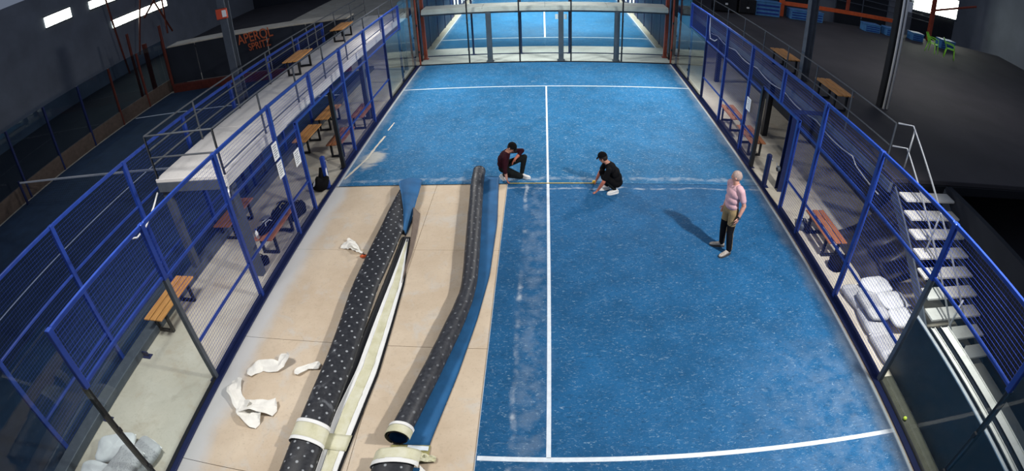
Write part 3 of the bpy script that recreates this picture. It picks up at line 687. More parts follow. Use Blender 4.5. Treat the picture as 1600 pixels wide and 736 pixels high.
crate(11.75, 12.1, 1.7, 0.42, 'long low blue crate right of the orange post on the terrace')
crate(15.2, 11.7, 0.9, 0.34, 'blue crate left of the white pipes at the terrace edge')
crate(16.3, 11.6, 0.7, 0.34, 'small blue crate nearest the white pipes on the terrace')
crate(18.0, 11.6, 0.75, 0.34, 'blue crate right of the white pipes at the terrace edge')
crate(19.6, 11.0, 1.0, 0.40, 'blue crate behind the green chair')
for x, w, h, lab in ((7.75, 1.0, 0.85, 'tall black cabinet at the far left of the terrace'), (8.75, 0.8, 0.66, 'black cabinet beside the ribbed blue crate')):
    t = thing('equipment_cabinet', lab, 'cabinet', (x, 12.1, ZR))
    MB().cbox((-w / 2, -0.3, 0.03), (w / 2, 0.3, h), 0.02).build('body', 'black', t)
    for sx in (-1, 1): MB().cbox((sx * w / 4 - w * 0.22, -0.32, 0.08), (sx * w / 4 + w * 0.22, -0.3, h - 0.06), 0.006).build('door', 'black', t)
    MB().cbox((-0.06, -0.35, h * 0.4), (0.06, -0.32, h * 0.5), 0.006).build('handle', 'white', t)
# dark structures beyond the terrace edge
t = thing('back_structure', 'dark panelled partition behind the orange beam on the right', 'partition', (0, 14.5, 0))
for k in range(9): MB().cbox((8.0 + 1.7 * k, 0, 0.0), (9.6 + 1.7 * k, 0.06, 5.2), 0.006).build('panel', 'wall_dark' if k % 3 else 'wall_grey', t)
for k in range(4): MB().tube([(10.5, -0.4, 3.1 + 0.35 * k), (21.0, -0.4, 2.7 + 0.28 * k)], 0.025, 6).build('pipe', 'grey_steel', t)
wr = struct(MB().box((25.6, -14, 0), (26, 36, 9)).build('wall_right', 'wall_grey'))
w = thing('window_4', '', '', (0, 14.45, 0)); del w['label']; del w['category']; w['kind'] = 'structure'
MB().cbox((19.8, -0.03, 3.2), (23.2, 0.0, 4.3), 0.005).build('pane', 'daylight', w)
MB().cbox((19.7, -0.05, 3.1), (23.3, 0.0, 3.2), 0.005).build('window_frame', 'grey_steel', w)
def chair(x, y, rz, lab):
    t = thing('plastic_chair', lab, 'chair', (x, y, ZR), rz, 'green plastic chairs')
    g = [[(-0.21 + 0.42 * j / 6, -0.21 + 0.42 * i / 6, 0.44 - 0.03 * math.sin(math.pi * j / 6)) for j in range(7)][::-1] for i in range(7)]
    MB().sheet(g, 0.02).build('seat', 'green', t, True)
    g = [[(-0.20 + 0.40 * j / 6 * (1 - 0.05 * i) + 0.01 * i, 0.20 + 0.035 * i + 0.03 * math.cos(math.pi * (j / 6 - 0.5)), 0.44 + 0.40 * i / 6) for j in range(7)] for i in range(7)]
    MB().sheet(g, 0.02).build('backrest', 'green', t, True)
    for sx in (-1, 1):
        MB().tube([(sx * 0.18, -0.18, 0.43), (sx * 0.23, -0.24, 0.0)], [0.026, 0.018], 8).build('leg', 'green', t, True)
        MB().tube([(sx * 0.18, 0.19, 0.43), (sx * 0.23, 0.27, 0.0)], [0.026, 0.018], 8).build('leg', 'green', t, True)
        MB().tube([(sx * 0.22, -0.17, 0.43), (sx * 0.25, -0.15, 0.62), (sx * 0.24, 0.10, 0.66), (sx * 0.20, 0.30, 0.66)], 0.018, 8).build('armrest', 'green', t, True)
chair(17.2, 9.2, 0.5, 'green plastic armchair on the terrace at upper right, left one')
chair(17.9, 8.7, 0.9, 'green plastic armchair on the terrace at upper right, right one')
# ---- right walkway clutter
g = []
for i in range(33):
    row = []
    for j in range(25):
        u, v = i / 32, j / 24
        p = Vector((6.05 + 1.45 * v, -1.9 - 1.9 * u, 0.02 + 0.85 * v ** 2.0))
        n = mnoise.noise(Vector((p.x * 1.3, p.y * 4.2, 3.0))) * 0.10 + mnoise.noise(Vector((p.x * 3, p.y * 9, 1.0))) * 0.04
        row.append((p.x - 0.3 * n, p.y, max(0.02, p.z + n + 0.02)))
    g.append(row[::-1])
o = MB().sheet([r[::-1] for r in g[::-1]][::-1], 0.008).build('black_tarpaulin', 'tarp', None, True)
o['label'] = 'wrinkled black plastic sheet piled under the stairs on the right'; o['category'] = 'tarpaulin'
def sack(name, loc, size, rz, tilt, mat, lab, group, seed):
    rng = random.Random(seed); L, Wd, H = size; n = 18; m = MB(); V = []; uv = []
    nu, nv = 26, 14
    pw = lambda c, e: math.copysign(abs(c) ** e, c)
    for j in range(nv + 1):
        ph = -PI / 2 + PI * j / nv
        for k in range(nu):
            th = 2 * PI * k / nu
            x = L / 2 * pw(math.cos(ph), 0.55) * pw(math.cos(th), 0.42); y = Wd / 2 * pw(math.cos(ph), 0.55) * pw(math.sin(th), 0.42)
            z = H / 2 + H / 2 * pw(math.sin(ph), 0.85); nz = 0.045 * mnoise.noise(Vector((x * 6 + seed * 3.1, y * 6, z * 4))) + 0.02 * mnoise.noise(Vector((x * 15 + seed, y * 15, 2)))
            m.v.append((x * (1 + nz), y * (1 + nz * 1.6), max(0.0, z + nz * (0.5 + math.sin(ph)) * 0.5))); m.uv[len(m.v) - 1] = (x / L + 0.5, y / Wd + 0.5)
    for j in range(nv):
        for k in range(nu):
            m.f.append((j * nu + k, j * nu + (k + 1) % nu, (j + 1) * nu + (k + 1) % nu, (j + 1) * nu + k)); m.mi.append(0)
    t = thing(name, lab, 'sack', loc, rz, group); t.rotation_euler = (tilt[0], tilt[1], rz)
    m.build('bag', mat, t, True)
    MB().tube([(L * 0.47, -Wd * 0.44, H * 0.5), (L * 0.49, 0, H * 0.5 + 0.012), (L * 0.47, Wd * 0.44, H * 0.5)], 0.010, 6).build('stitched_seam', 'white', t)
    return t
PI = math.pi
for k, (x, y, z, rz, tx, ty, mat, lab) in enumerate((
        (5.62, -4.15, 0.0, 1.75, 0, 0, 'sack', 'printed sack at the far end of the pile outside the right fence'),
        (5.62, -4.75, 0.0, 1.50, 0, 0, 'sack', 'printed sack in the middle of the pile outside the right fence'),
        (5.60, -5.40, 0.0, 1.62, 0, 0, 'sack', 'printed sack nearest the glass in the right pile'),
        (6.10, -3.95, 0.10, 0.25, 0, 0.1, 'sack_white', 'plain white sack at the top of the right pile by the tarpaulin'),
        (6.24, -4.40, 0.12, 0.15, 0, 0.1, 'sack_white', 'plain white sack second from the tarpaulin in the right pile'),
        (6.26, -4.85, 0.10, 0.05, 0, 0.1, 'sack_white', 'plain white sack third from the tarpaulin in the right pile'),
        (5.66, -4.55, 0.16, 1.60, 0.1, 0, 'sack', 'printed sack lying on top of the right pile'))):
    sack('cement_sack', (x, y, z), (0.72, 0.46, 0.17), rz, (tx, ty), mat, lab, 'sacks piled outside the right fence', k)
for k, (x, y, z, rz, mat, lab) in enumerate((
        (-6.28, -7.72, 0.0, 0.35, 'sack_white', 'plain white sack at the back of the left pile'),
        (-6.34, -8.28, 0.0, 0.10, 'sack_white', 'plain white sack at the front of the left pile'),
        (-5.72, -7.78, 0.0, 1.25, 'sack', 'printed grey sack at the back of the left pile by the glass'),
        (-5.62, -8.35, 0.0, 1.15, 'sack', 'printed grey sack at the front of the left pile by the glass'),
        (-5.80, -8.05, 0.15, 1.35, 'sack', 'printed grey sack on top of the left pile'))):
    sack('cement_sack', (x, y, z), (0.74, 0.50, 0.18), rz, (0, 0), mat, lab, 'sacks piled outside the left glass', 20 + k)
# black board behind the right glass and long profiles stacked beyond it
t = thing('black_board', 'large black board standing behind the near right glass', 'board', (5.50, 0, 0))
MB().cbox((-0.02, -10.0, 0.0), (0.02, -5.75, 1.10), 0.004).build('panel', 'black', t)
MB().cbox((-0.028, -10.0, 1.10), (0.028, -5.75, 1.125), 0.004).build('edge_strip', 'galv', t)
for k, (x, mt, lab) in enumerate(((5.66, 'grey_steel', 'grey'), (5.78, 'black', 'black'), (5.90, 'pale', 'pale'), (6.02, 'black', 'dark'), (6.16, 'pale', 'widest pale'))):
    t = thing('metal_profile', '%s long profile lying %s from the black board on the right' % (lab, ('first', 'second', 'third', 'fourth', 'fifth and farthest')[k]), 'profile', (x, -8.0, 0.84))
    wdt = 0.05 if k < 4 else 0.09
    MB().cbox((-wdt, -2.0, 0), (wdt, 2.15, 0.06), 0.004).build('web', mt, t)
    MB().cbox((-wdt, -2.0, 0.06), (-wdt + 0.012, 2.15, 0.085), 0.003).cbox((wdt - 0.012, -2.0, 0.06), (wdt, 2.15, 0.085), 0.003).build('lip', mt, t)
t = thing('trestle', 'low grey trestle carrying the long profiles on the right', 'trestle', (6.0, -7.6, 0))
for y in (-1.6, 1.4):
    MB().cbox((-0.45, y - 0.04, 0.76), (0.45, y + 0.04, 0.84), 0.006).build('beam', 'black', t)
    for x in (-0.38, 0.38): MB().cbox((x - 0.03, y - 0.03, 0), (x + 0.03, y + 0.03, 0.76), 0.005).build('leg', 'black', t)
struct(MB().cbox((5.145, -10.0, 0.0), (5.46, -5.95, 0.02), 0.004).build('trim_5', 'ledge'))
o = MB().ell((0, 0, 0), ((0.033, 0, 0), (0, 0.033, 0), (0, 0, 0.033)), 16, 10).build('padel_ball', 'ball', None, True); o.location = (5.26, -6.82, 0.053)
o['label'] = 'yellow-green ball resting on the ledge behind the right glass'; o['category'] = 'ball'
# net posts, bags
for x, y, lab in ((-5.22, 0.0, 'short blue net post in the left doorway'), (5.15, 0.03, 'short dark blue net post in the right doorway')):
    t = thing('net_post', lab, 'post', (x, y, 0))
    MB().cbox((-0.055, -0.055, 0), (0.055, 0.055, 0.84), 0.02).build('post', 'blue' if x < 0 else 'navy', t)
    MB().cbox((-0.10, -0.10, 0), (0.10, 0.10, 0.015), 0.004).build('base_plate', 'navy', t)
    MB().tube([(0.055, 0, 0.72), (0.10, 0, 0.72), (0.10, 0, 0.66)], 0.012, 6).build('crank', 'galv', t)
t = thing('net_winch', 'round grey cable winch on the column by the right doorway', 'winch', (5.38, -0.12, 0.55))
MB().tube([(-0.04, 0, 0), (0.02, 0, 0)], 0.07, 14).build('drum', 'grey_steel', t, True); MB().tube([(-0.06, 0, 0), (-0.04, 0, 0)], 0.03, 10).build('hub', 'black', t, True)
MB().tube([(-0.05, 0.0, 0.0), (-0.07, 0.02, 0.14)], 0.008, 6).build('handle', 'galv', t)
t = thing('sports_bag', 'black bundle with white bands leaning on the left net post', 'bag', (-5.33, -0.12, 0))
mb_ = MB().ell((0, 0, 0.17), ((0.20, 0.03, 0), (-0.03, 0.24, 0), (0, 0.04, 0.17)), 28, 18)
mb_.v = [tuple(Vector(p) * (1 + 0.30 * mnoise.noise(Vector(p) * 6.0)) + Vector((0, 0, 0.02))) for p in mb_.v]; mb_.build('body', 'cap_black', t, True)
MB().tube([(0.10, 0.10, 0.02), (0.17, 0.08, 0.25), (0.15, 0.10, 0.52), (0.09, 0.12, 0.74)], 0.024, 8).build('white_band', 'white', t, True)
MB().tube([(-0.16, -0.16, 0.10), (-0.12, -0.12, 0.24), (-0.06, -0.02, 0.34)], 0.03, 8).build('white_flap', 'white', t, True)
MB().tube([(0.0, 0.0, 0.26), (0.03, 0.03, 0.42), (0.04, 0.05, 0.58)], [0.08, 0.05, 0.03], 10).build('neck', 'cap_black', t, True)
def bag(loc, rz, size, mat, lab, strap='black'):
    t = thing('duffel_bag', lab, 'bag', loc, rz)
    L, Wd, H = size
    pts = [(-L / 2 + L * k / 10, 0, H / 2) for k in range(11)]
    m = MB(); V = []; n = 16
    for k in range(11):
        u = k / 10; sc = max(0.25, (1 - abs(2 * u - 1) ** 6)) ** 0.5
        for j in range(n):
            a = 2 * PI * j / n; c, s_ = math.cos(a), math.sin(a)
            y = math.copysign(abs(c) ** 0.7, c) * Wd / 2 * sc; z = H / 2 + math.copysign(abs(s_) ** 0.7, s_) * H / 2 * (sc if s_ > 0 else 1)
            V.append((-L / 2 + L * u, y * (1 + 0.35 * mnoise.noise(Vector((u * 4, c * 2, s_ * 2 + L)))), z * (1 + 0.35 * mnoise.noise(Vector((u * 5 + L * 9, c, 7))) * (s_ > 0))))
    F = [(k * n + j, k * n + (j + 1) % n, k * n + n + (j + 1) % n, k * n + n + j) for k in range(10) for j in range(n)] + [tuple(reversed(range(n))), tuple(range(10 * n, 11 * n))]
    m.add(V, [f[::-1] for f in F]).build('body', mat, t, True)
    for sy in (-1, 1): MB().tube([(-L * 0.2, sy * Wd * 0.3, H * 0.93), (-L * 0.12, sy * Wd * 0.15, H * 1.25), (L * 0.12, sy * Wd * 0.15, H * 1.25), (L * 0.2, sy * Wd * 0.3, H * 0.93)], 0.012, 6).build('strap', strap, t)
    return t
bag((-5.60, -2.45, 0.45), 1.3, (0.52, 0.26, 0.15), 'cap_black', 'black bag with pale straps on the left bench nearer the camera', 'galv')
bag((-5.56, -1.85, 0.45), 1.6, (0.58, 0.30, 0.16), 'trouser_dark', 'black bag on the left bench nearer the doorway', 'olive')
bag((-5.52, -1.25, 0.0), 1.4, (0.50, 0.30, 0.30), 'trouser_dark', 'dark grey bag on the ground beside the left doorway')
bag((-5.62, -3.05, 0.0), 0.4, (0.34, 0.22, 0.18), 'cap_black', 'small black bag on the ground under the left bench')
bag((5.66, -3.12, 0.0), 0.5, (0.46, 0.34, 0.24), 'cap_black', 'black bag on the ground between the right bench and the sacks')
bag((5.42, -1.72, 0.0), 1.2, (0.34, 0.2, 0.16), 'grey_steel', 'grey bag on the ground under the right bench', 'white')
t = thing('water_bottle', 'small white bottle on the left bench among the bags', 'bottle', (-5.68, -2.78, 0.45))
MB().tube([(0, 0, 0), (0, 0, 0.13), (0, 0, 0.16), (0, 0, 0.19)], [0.034, 0.034, 0.016, 0.016], 12).build('body', 'white', t, True); MB().tube([(0, 0, 0.19), (0, 0, 0.215)], 0.019, 10).build('cap', 'blue', t)
t = thing('crumpled_wrapper', 'crumpled pale wrapper on the left walkway behind the mesh', 'litter', (-6.25, -1.35, 0.005))
g = [[(0.16 * (i / 8 - 0.5) * 2, 0.09 * (j / 6 - 0.5) * 2, 0.02 + 0.05 * abs(mnoise.noise(Vector((i * .7, j * .9, 2))))) for j in range(7)] for i in range(9)]
MB().sheet(g, 0.003).build('sheet', 'galv', t)
# white cables sagging along the right terrace edge and under the left walkway end
pts = [(6.15, y, 1.78 - 0.09 * abs(math.sin(y * 1.6)) - (0.12 if y < -2 else 0)) for y in np.linspace(8.6, -3.0, 60)]
o = MB().tube(pts, 0.014, 6).build('white_cable', 'galv', None, True); o['label'] = 'white cable sagging along the edge of the right terrace'; o['category'] = 'cable'
o = MB().tube([(6.1, 8.75, 2.3), (6.1, 8.7, 1.8), (6.05, 8.4, 1.55), (6.1, 8.0, 1.55), (6.12, 7.8, 1.66)], 0.02, 6).build('white_cable', 'white', None, True); o['label'] = 'white cable hanging in a loop at the far end of the right fence'; o['category'] = 'cable'
o = MB().tube([(-7.16, -3.50, 1.97), (-7.16, -3.75, 1.80), (-7.18, -4.1, 1.62), (-7.2, -4.4, 1.58), (-7.21, -4.65, 1.72)], 0.018, 6).build('white_cable', 'white', None, True); o['label'] = 'white cable drooping from the end of the left walkway'; o['category'] = 'cable'
o = MB().tube([(-5.50, -3.42, 2.0), (-5.50, -3.48, 1.82), (-5.52, -3.60, 1.66)], 0.022, 6).build('white_pipe', 'white', None, True); o['label'] = 'short white pipe under the corner of the left walkway'; o['category'] = 'pipe'
# ================================================================== TURF ROLLS
def swept(name, parent, ys, section, mats, th, umax=None, **tags):
    # section(y) -> list of (x, z); the sheet's outer face is the dotted backing, its inner face the blue pile
    G = []; U = []
    for y in ys:
        s = section(y); row = []; ur = []; d = 0.0; prev = None
        for x, z, dy in s:
            p = Vector((x, y + dy, z))
            if prev is not None: d += (p - prev).length
            prev = p; row.append(p); ur.append((d, y))
        G.append(row); U.append(ur)
    m = MB(); m.sheet(G, th, 0, 1, 2, U); return m.build(name, mats, parent, True, **tags)
# roll B: black tube over a blue strip lying face up
cB = [(-6.85, -1.93), (-6.5, -1.84), (-5.75, -1.67), (-4.9, -1.49), (-4.4, -1.40), (-4.0, -1.345), (-3.6, -1.33), (-2.9, -1.37), (-1.8, -1.45), (-0.9, -1.51), (-0.25, -1.56), (0.35, -1.57)]
eB = [(-6.85, -1.53), (-6.3, -1.43), (-5.6, -1.30), (-4.4, -1.13), (-3.3, -1.03), (-1.6, -1.02), (0.0, -1.11), (0.35, -1.12)]
rB = [(-6.85, 0.150), (-4.6, 0.150), (-4.0, 0.135), (-3.0, 0.150), (0.35, 0.155)]
def smooth_tab(tab, lo, hi, n=80):
    ys = np.linspace(lo, hi, n); v = np.array([interp(tab, y) for y in ys]); k = np.array([1, 2, 3, 2, 1]) / 9.0
    vp = np.r_[v[0], v[0], v, v[-1], v[-1]]; return list(zip(ys, np.convolve(vp, k, 'valid')))
cB, eB, rB = smooth_tab(cB, -6.85, 0.35), smooth_tab(eB, -6.85, 0.35), smooth_tab(rB, -6.85, 0.35)
def secB(y):
    c, e, r = interp(cB, y), interp(eB, y), interp(rB, y); out = []
    lift = 0.016 if y > -0.1 else 0.0
    r += 0.006 * mnoise.noise(Vector((1.0, y * 3, 0)))
    for k in range(9): out.append((e + (c - e) * k / 9, 0.004 + lift + 0.006 * math.sin(PI * k / 9), 0))
    for k in range(49):
        a = -PI / 2 - 2 * PI * 1.28 * k / 48; rr = r * (1 - 0.16 * k / 48)
        out.append((c + rr * math.cos(a), r + 0.004 + lift + rr * math.sin(a) + 0.005 * mnoise.noise(Vector((a, y * 2.5, 4))), 0))
    return out
rb = thing('turf_roll', 'long black-backed turf roll in the middle with its blue strip beside it', 'turf roll')
ys = list(np.linspace(-6.82, 0.33, 90))
swept('rolled_sheet', rb, ys, secB, ['backing_gloss', 'turf_blue', 'backing_edge'], -0.013)
def ring(parent, cen, r_out, y0, y1, mat, a0=-0.5, a1=1.05, name='seam_tape', rx=None, skew=0.0, zc=None, n=28, amp=0.004):
    G = []
    for i in range(6):
        y = y0 + (y1 - y0) * i / 5; c, r = cen(y), r_out(y); row = []
        for k in range(n + 1):
            a = PI * (a0 + (a1 - a0) * k / n); X = (rx(y) if rx else r) * math.cos(a)
            row.append((c + X, y + skew * X, (zc(y) if zc else r + 0.004) + r * math.sin(a) + amp * mnoise.noise(Vector((a * 2, y * 8, 1)))))
        G.append(row)
    return MB().sheet([q[::-1] for q in G], 0.003).build(name, mat, parent, True)
cb = lambda y: interp(cB, y); rbf = lambda y: interp(rB, y) + 0.012
ring(rb, cb, rbf, -6.83, -6.70, 'glue', -0.05, 1.3); ring(rb, cb, lambda y: rbf(y) + 0.004, -6.715, -6.67, 'tape_white', -0.05, 1.3, 'tape_border')
MB().cbox((-1.80, -6.90, 0.022), (-1.52, -6.83, 0.028), 0.002).build('white_line', 'line', rb)
g = [[(-2.02 + 0.52 * j / 10 + 0.02 * mnoise.noise(Vector((i, j * .6, 0))), -6.84 - 0.26 * i / 5 + 0.03 * j / 10, 0.012 + 0.02 * abs(mnoise.noise(Vector((i * .8, j * .8, 5))))) for j in range(11)][::-1] for i in range(6)]
MB().sheet(g, 0.004).build('glued_tape', 'olive', rb)
# roll C: the cut continuation in front of it
rc = thing('turf_roll', 'cut end of a black turf roll with crumpled tape at the bottom of the picture', 'turf roll')
cC = lambda y: -1.88 + 0.10 * (y + 7.2)
def secC(y):
    c, rx, rz_ = cC(y), 0.275, 0.13; out = []
    for k in range(6): out.append((c + 0.34 - 0.34 * k / 6, 0.004, 0))
    for k in range(49):
        a = -PI / 2 - 2 * PI * 1.25 * k / 48; q = 1 - 0.16 * k / 48
        out.append((c + rx * q * math.cos(a), rz_ + 0.004 + rz_ * q * math.sin(a) + 0.006 * mnoise.noise(Vector((a, y * 3, 9))), 0))
    return out
swept('rolled_sheet', rc, list(np.linspace(-8.6, -7.16, 26)), secC, ['backing', 'turf_blue', 'backing_edge'], -0.013)
ring(rc, cC, lambda y: 0.144, -7.20, -7.03, 'glue', -0.05, 1.15, rx=lambda y: 0.29, skew=0.12, zc=lambda y: 0.134, amp=0.02)
ring(rc, cC, lambda y: 0.148, -7.26, -7.19, 'tape_white', -0.05, 1.15, 'tape_border', rx=lambda y: 0.295, skew=0.12, zc=lambda y: 0.134)
g = [[(-1.66 + 0.26 * i / 8, -7.04 + 0.16 * (j / 6 - 0.5) * (1 - 0.5 * i / 8) + 0.02 * i / 8, 0.10 - 0.07 * i / 8 + 0.05 * mnoise.noise(Vector((i * .9, j * 1.1, 7)))) for j in range(7)] for i in range(9)]
MB().sheet(g, 0.003).build('torn_tape', 'glue', rc)
g = [[(-1.56 + 0.05 * i / 4 + 0.03 * mnoise.noise(Vector((j * .5, i, 3))), -7.2 - 0.5 * j / 8, 0.15 - 0.13 * i / 4) for j in range(9)] for i in range(5)]
MB().sheet(g, 0.003).build('torn_border', 'tape_white', rc)
# roll A: wide flattened roll on the left, with taped margin
cA = smooth_tab([(-9.0, -3.16), (-7.4, -3.14), (-6.4, -3.12), (-5.5, -3.09), (-4.8, -3.11), (-3.8, -3.16), (-2.9, -3.13), (-1.8, -3.11), (-1.0, -3.18), (-0.5, -3.26), (-0.3, -3.29)], -9, -0.3)
wA = smooth_tab([(-9.0, 0.25), (-5.0, 0.24), (-2.9, 0.27), (-1.8, 0.265), (-1.0, 0.19), (-0.5, 0.10), (-0.3, 0.06)], -9, -0.3)
hA = smooth_tab([(-9.0, 0.125), (-5.0, 0.115), (-2.5, 0.10), (-1.2, 0.08), (-0.3, 0.035)], -9, -0.3)
def secA(y):
    c, rx, rz_ = interp(cA, y), interp(wA, y), interp(hA, y); out = []
    for k in range(53):
        a = PI * 0.10 - 2 * PI * 0.02 - 2 * PI * 1.30 * (52 - k) / 52; q = 1 - 0.14 * (k / 52 if False else (52 - k) / 52) * -1 - 0.14
        out.append((c + rx * q * math.cos(a), rz_ + 0.018 + rz_ * q * math.sin(a) + 0.005 * mnoise.noise(Vector((a, y * 2.5, 14))), 0))
    return out
ra = thing('turf_roll', 'wide black turf roll with white dots on the left of the bare screed', 'turf roll')
swept('rolled_sheet', ra, list(np.linspace(-8.8, -0.32, 110)), secA, ['backing', 'turf_blue', 'backing_edge'], 0.013)
ca, wa, ha = (lambda y: interp(cA, y)), (lambda y: interp(wA, y) + 0.010), (lambda y: interp(hA, y) + 0.010)
zc = lambda y: interp(hA, y) + 0.018
ring(ra, ca, ha, -7.02, -6.76, 'glue', -0.15, 1.1, rx=wa, zc=zc, skew=-0.12)
for y0, y1 in ((-6.78, -6.72), (-7.07, -7.01)):
    ring(ra, ca, lambda y: ha(y) + 0.004, y0, y1, 'tape_white', -0.15, 1.1, 'tape_border', rx=lambda y: wa(y) + 0.004, zc=zc, skew=-0.12)
# flat margin lying backing up, with the seam tape along it
rL = smooth_tab([(-9.0, -2.98), (-7.3, -2.93), (-6.4, -2.92), (-5.6, -2.82), (-4.6, -2.80), (-3.5, -2.77), (-2.1, -2.76)], -9, -2.1)
rR = smooth_tab([(-9.0, -2.72), (-7.3, -2.63), (-6.6, -2.57), (-5.6, -2.49), (-4.6, -2.50), (-3.5, -2.53), (-2.8, -2.64), (-2.1, -2.73)], -9, -2.1)
def strip(y0, y1, n, fl, fr, z, mat, name, th=0.004, smooth=True, wav=0.006):
    G = []
    for i in range(n + 1):
        y = y0 + (y1 - y0) * i / n; a, b = fl(y), fr(y)
        G.append([(a + (b - a) * j / 6, y, z + wav * mnoise.noise(Vector((y * 2.2, j * .4, 2)))) for j in range(7)][::-1])
    return MB().sheet([r[::-1] for r in G][::-1], th).build(name, mat, ra, smooth)
fl_, fr_ = (lambda y: interp(rL, y)), (lambda y: interp(rR, y))
strip(-8.8, -2.12, 60, lambda y: fl_(y) - 0.10, lambda y: fr_(y) + 0.025, 0.026, 'backing_edge', 'flat_margin', 0.016)
inset = lambda f: (lambda y: fl_(y) + (fr_(y) - fl_(y)) * f)
jit = lambda y, s: 0.012 * mnoise.noise(Vector((y * 5, s, 0)))
strip(-8.8, -2.2, 70, inset(0.0), lambda y: inset(0.24)(y) + jit(y, 1), 0.036, 'tape_white', 'tape_border')
strip(-8.8, -2.2, 70, lambda y: inset(0.74)(y) + jit(y, 2), inset(0.97), 0.036, 'tape_white', 'tape_border')
strip(-8.8, -2.3, 70, lambda y: inset(0.22)(y) + jit(y, 1), lambda y: inset(0.77)(y) + jit(y, 2), 0.034, 'glue', 'seam_tape')
strip(-7.03, -6.77, 4, lambda y: fl_(y) - 0.02, lambda y: fr_(y) + 0.01, 0.043, 'glue', 'cross_tape')
# blue flap folded over at the far end and the grey-brown edge falling from it
def flap_row(t):
    y = 0.22 - 2.25 * t
    xl = np.interp(t, [0, 0.2, 0.45, 0.7, 1.0], [-3.40, -3.36, -3.16, -2.99, -2.86]); xr = np.interp(t, [0, 0.1, 0.45, 0.7, 1.0], [-2.93, -2.85, -2.79, -2.79, -2.81])
    z0 = np.interp(t, [0, 0.12, 0.5, 1.0], [0.04, 0.17, 0.25, 0.10])
    return [(xl + (xr - xl) * j / 10, y, z0 + 0.05 * math.sin(PI * j / 10) - 0.14 * (j / 10) ** 2 * t) for j in range(11)]
MB().sheet([flap_row(k / 24)[::-1] for k in range(25)][::-1], 0.014, 0, 1, 1).build('folded_flap', ['turf_blue', 'backing_edge'], ra, True)
def edge_row(t):
    y = -1.25 - 2.3 * t
    xb = np.interp(t, [0, 0.3, 0.6, 1.0], [-2.68, -2.60, -2.56, -2.56]); hh = np.interp(t, [0, 0.3, 0.6, 1], [0.16, 0.13, 0.07, 0.02])
    return [(xb - 0.12 * (j / 5) * (1 - t), y, 0.015 + hh * j / 5) for j in range(6)]
M['grey_brown'] = simple('fabric_back', (0.16, 0.125, 0.105), 0.8, var=0.15)
MB().sheet([edge_row(k / 16) for k in range(17)], 0.01).build('rising_edge', 'grey_brown', ra, True)
# ---- torn paper and small things on the bare screed
def ribbon(name, pts, w, lab, twist=0.0, seed=0, mat='paper'):
    pts = [Vector(p) for p in pts]; G = []; n = 8 * (len(pts) - 1)
    for i in range(n + 1):
        f = i / n * (len(pts) - 1); k = min(int(f), len(pts) - 2); u = f - k
        p = pts[k].lerp(pts[k + 1], u); d = (pts[min(k + 1, len(pts) - 1)] - pts[max(k, 0)]); d.z = 0; d.normalize(); nrm = Vector((-d.y, d.x, 0))
        ww = w * (1 + 0.35 * mnoise.noise(Vector((f * 1.7, seed, 0)))) * (0.35 if i in (0, n) else 1)
        row = []
        for j in range(6):
            s = (j / 5 - 0.5); lift = 0.035 * (0.5 + mnoise.noise(Vector((f * 1.5, j * .5, seed)))) + twist * s * math.sin(f * 2.0 + seed)
            row.append(p + nrm * ww * s + Vector((0, 0, max(0.006, 0.012 + lift + 0.0))))
        G.append(row)
    o = MB().sheet([r[::-1] for r in G], 0.002).build(name, mat, None); o['label'] = lab; o['category'] = 'paper'
    return o
ribbon('torn_paper', [(-4.02, -5.45, 0.10), (-4.10, -5.66, 0.02), (-4.42, -5.66, 0.0), (-4.62, -5.86, 0.0)], 0.20, 'curved strip of torn white paper on the screed, upper arc', 0.10, 1)
ribbon('torn_paper', [(-4.74, -5.98, 0.0), (-4.70, -6.22, 0.02), (-4.48, -6.46, 0.0), (-4.30, -6.55, 0.05)], 0.21, 'torn white paper strip curling down the left edge of the screed', 0.10, 2)
ribbon('torn_paper', [(-4.52, -6.52, 0.0), (-4.20, -6.48, 0.06), (-3.84, -6.44, 0.01)], 0.27, 'crumpled white paper lump at the lower left of the screed', 0.12, 3)
ribbon('torn_paper', [(-4.40, -6.52, 0.0), (-4.22, -6.70, 0.04), (-4.02, -6.72, 0.0)], 0.24, 'folded white paper end lowest on the screed', 0.10, 4)
ribbon('torn_paper', [(-3.80, -5.76, 0.0), (-3.62, -5.60, 0.01), (-3.42, -5.56, 0.02)], 0.12, 'small pointed paper scrap touching the dotted roll', 0.02, 5)
ribbon('torn_paper', [(-4.06, -2.44, 0.0), (-3.90, -2.46, 0.03), (-3.76, -2.52, 0.02), (-3.56, -2.72, 0.03)], 0.15, 'crumpled white paper beside the dotted roll near the orange cutter', 0.10, 6)
ribbon('torn_paper', [(-3.98, -2.28, 0.02), (-3.84, -2.36, 0.05), (-3.66, -2.60, 0.03)], 0.12, 'upper fold of white paper beside the orange cutter', 0.10, 8)
t = thing('utility_cutter', 'small orange cutter lying against the dotted roll', 'cutter', (-3.46, -2.80, 0.02), 0.2)
MB().tube([(-0.08, 0, 0.03), (-0.02, 0, 0.04), (0.06, 0, 0.035)], [0.022, 0.038, 0.024], 10).build('body', 'orange', t, True)
MB().tube([(-0.02, -0.002, 0.075), (0.02, -0.002, 0.072)], 0.012, 8).build('slider', 'black', t); MB().cbox((0.06, -0.012, 0.03), (0.10, 0.012, 0.036), 0.001).build('blade', 'galv', t)
t = thing('tape_measure', 'yellow tape measure stretched across the court between the crouching men', 'tape measure', (0, 0.02, 0.02))
MB().cbox((-0.88, -0.010, 0.0), (1.06, 0.010, 0.004), 0.001).build('tape', 'yellow', t)
MB().cbox((1.00, -0.035, 0.0), (1.08, 0.035, 0.06), 0.012).build('case', 'yellow', t)
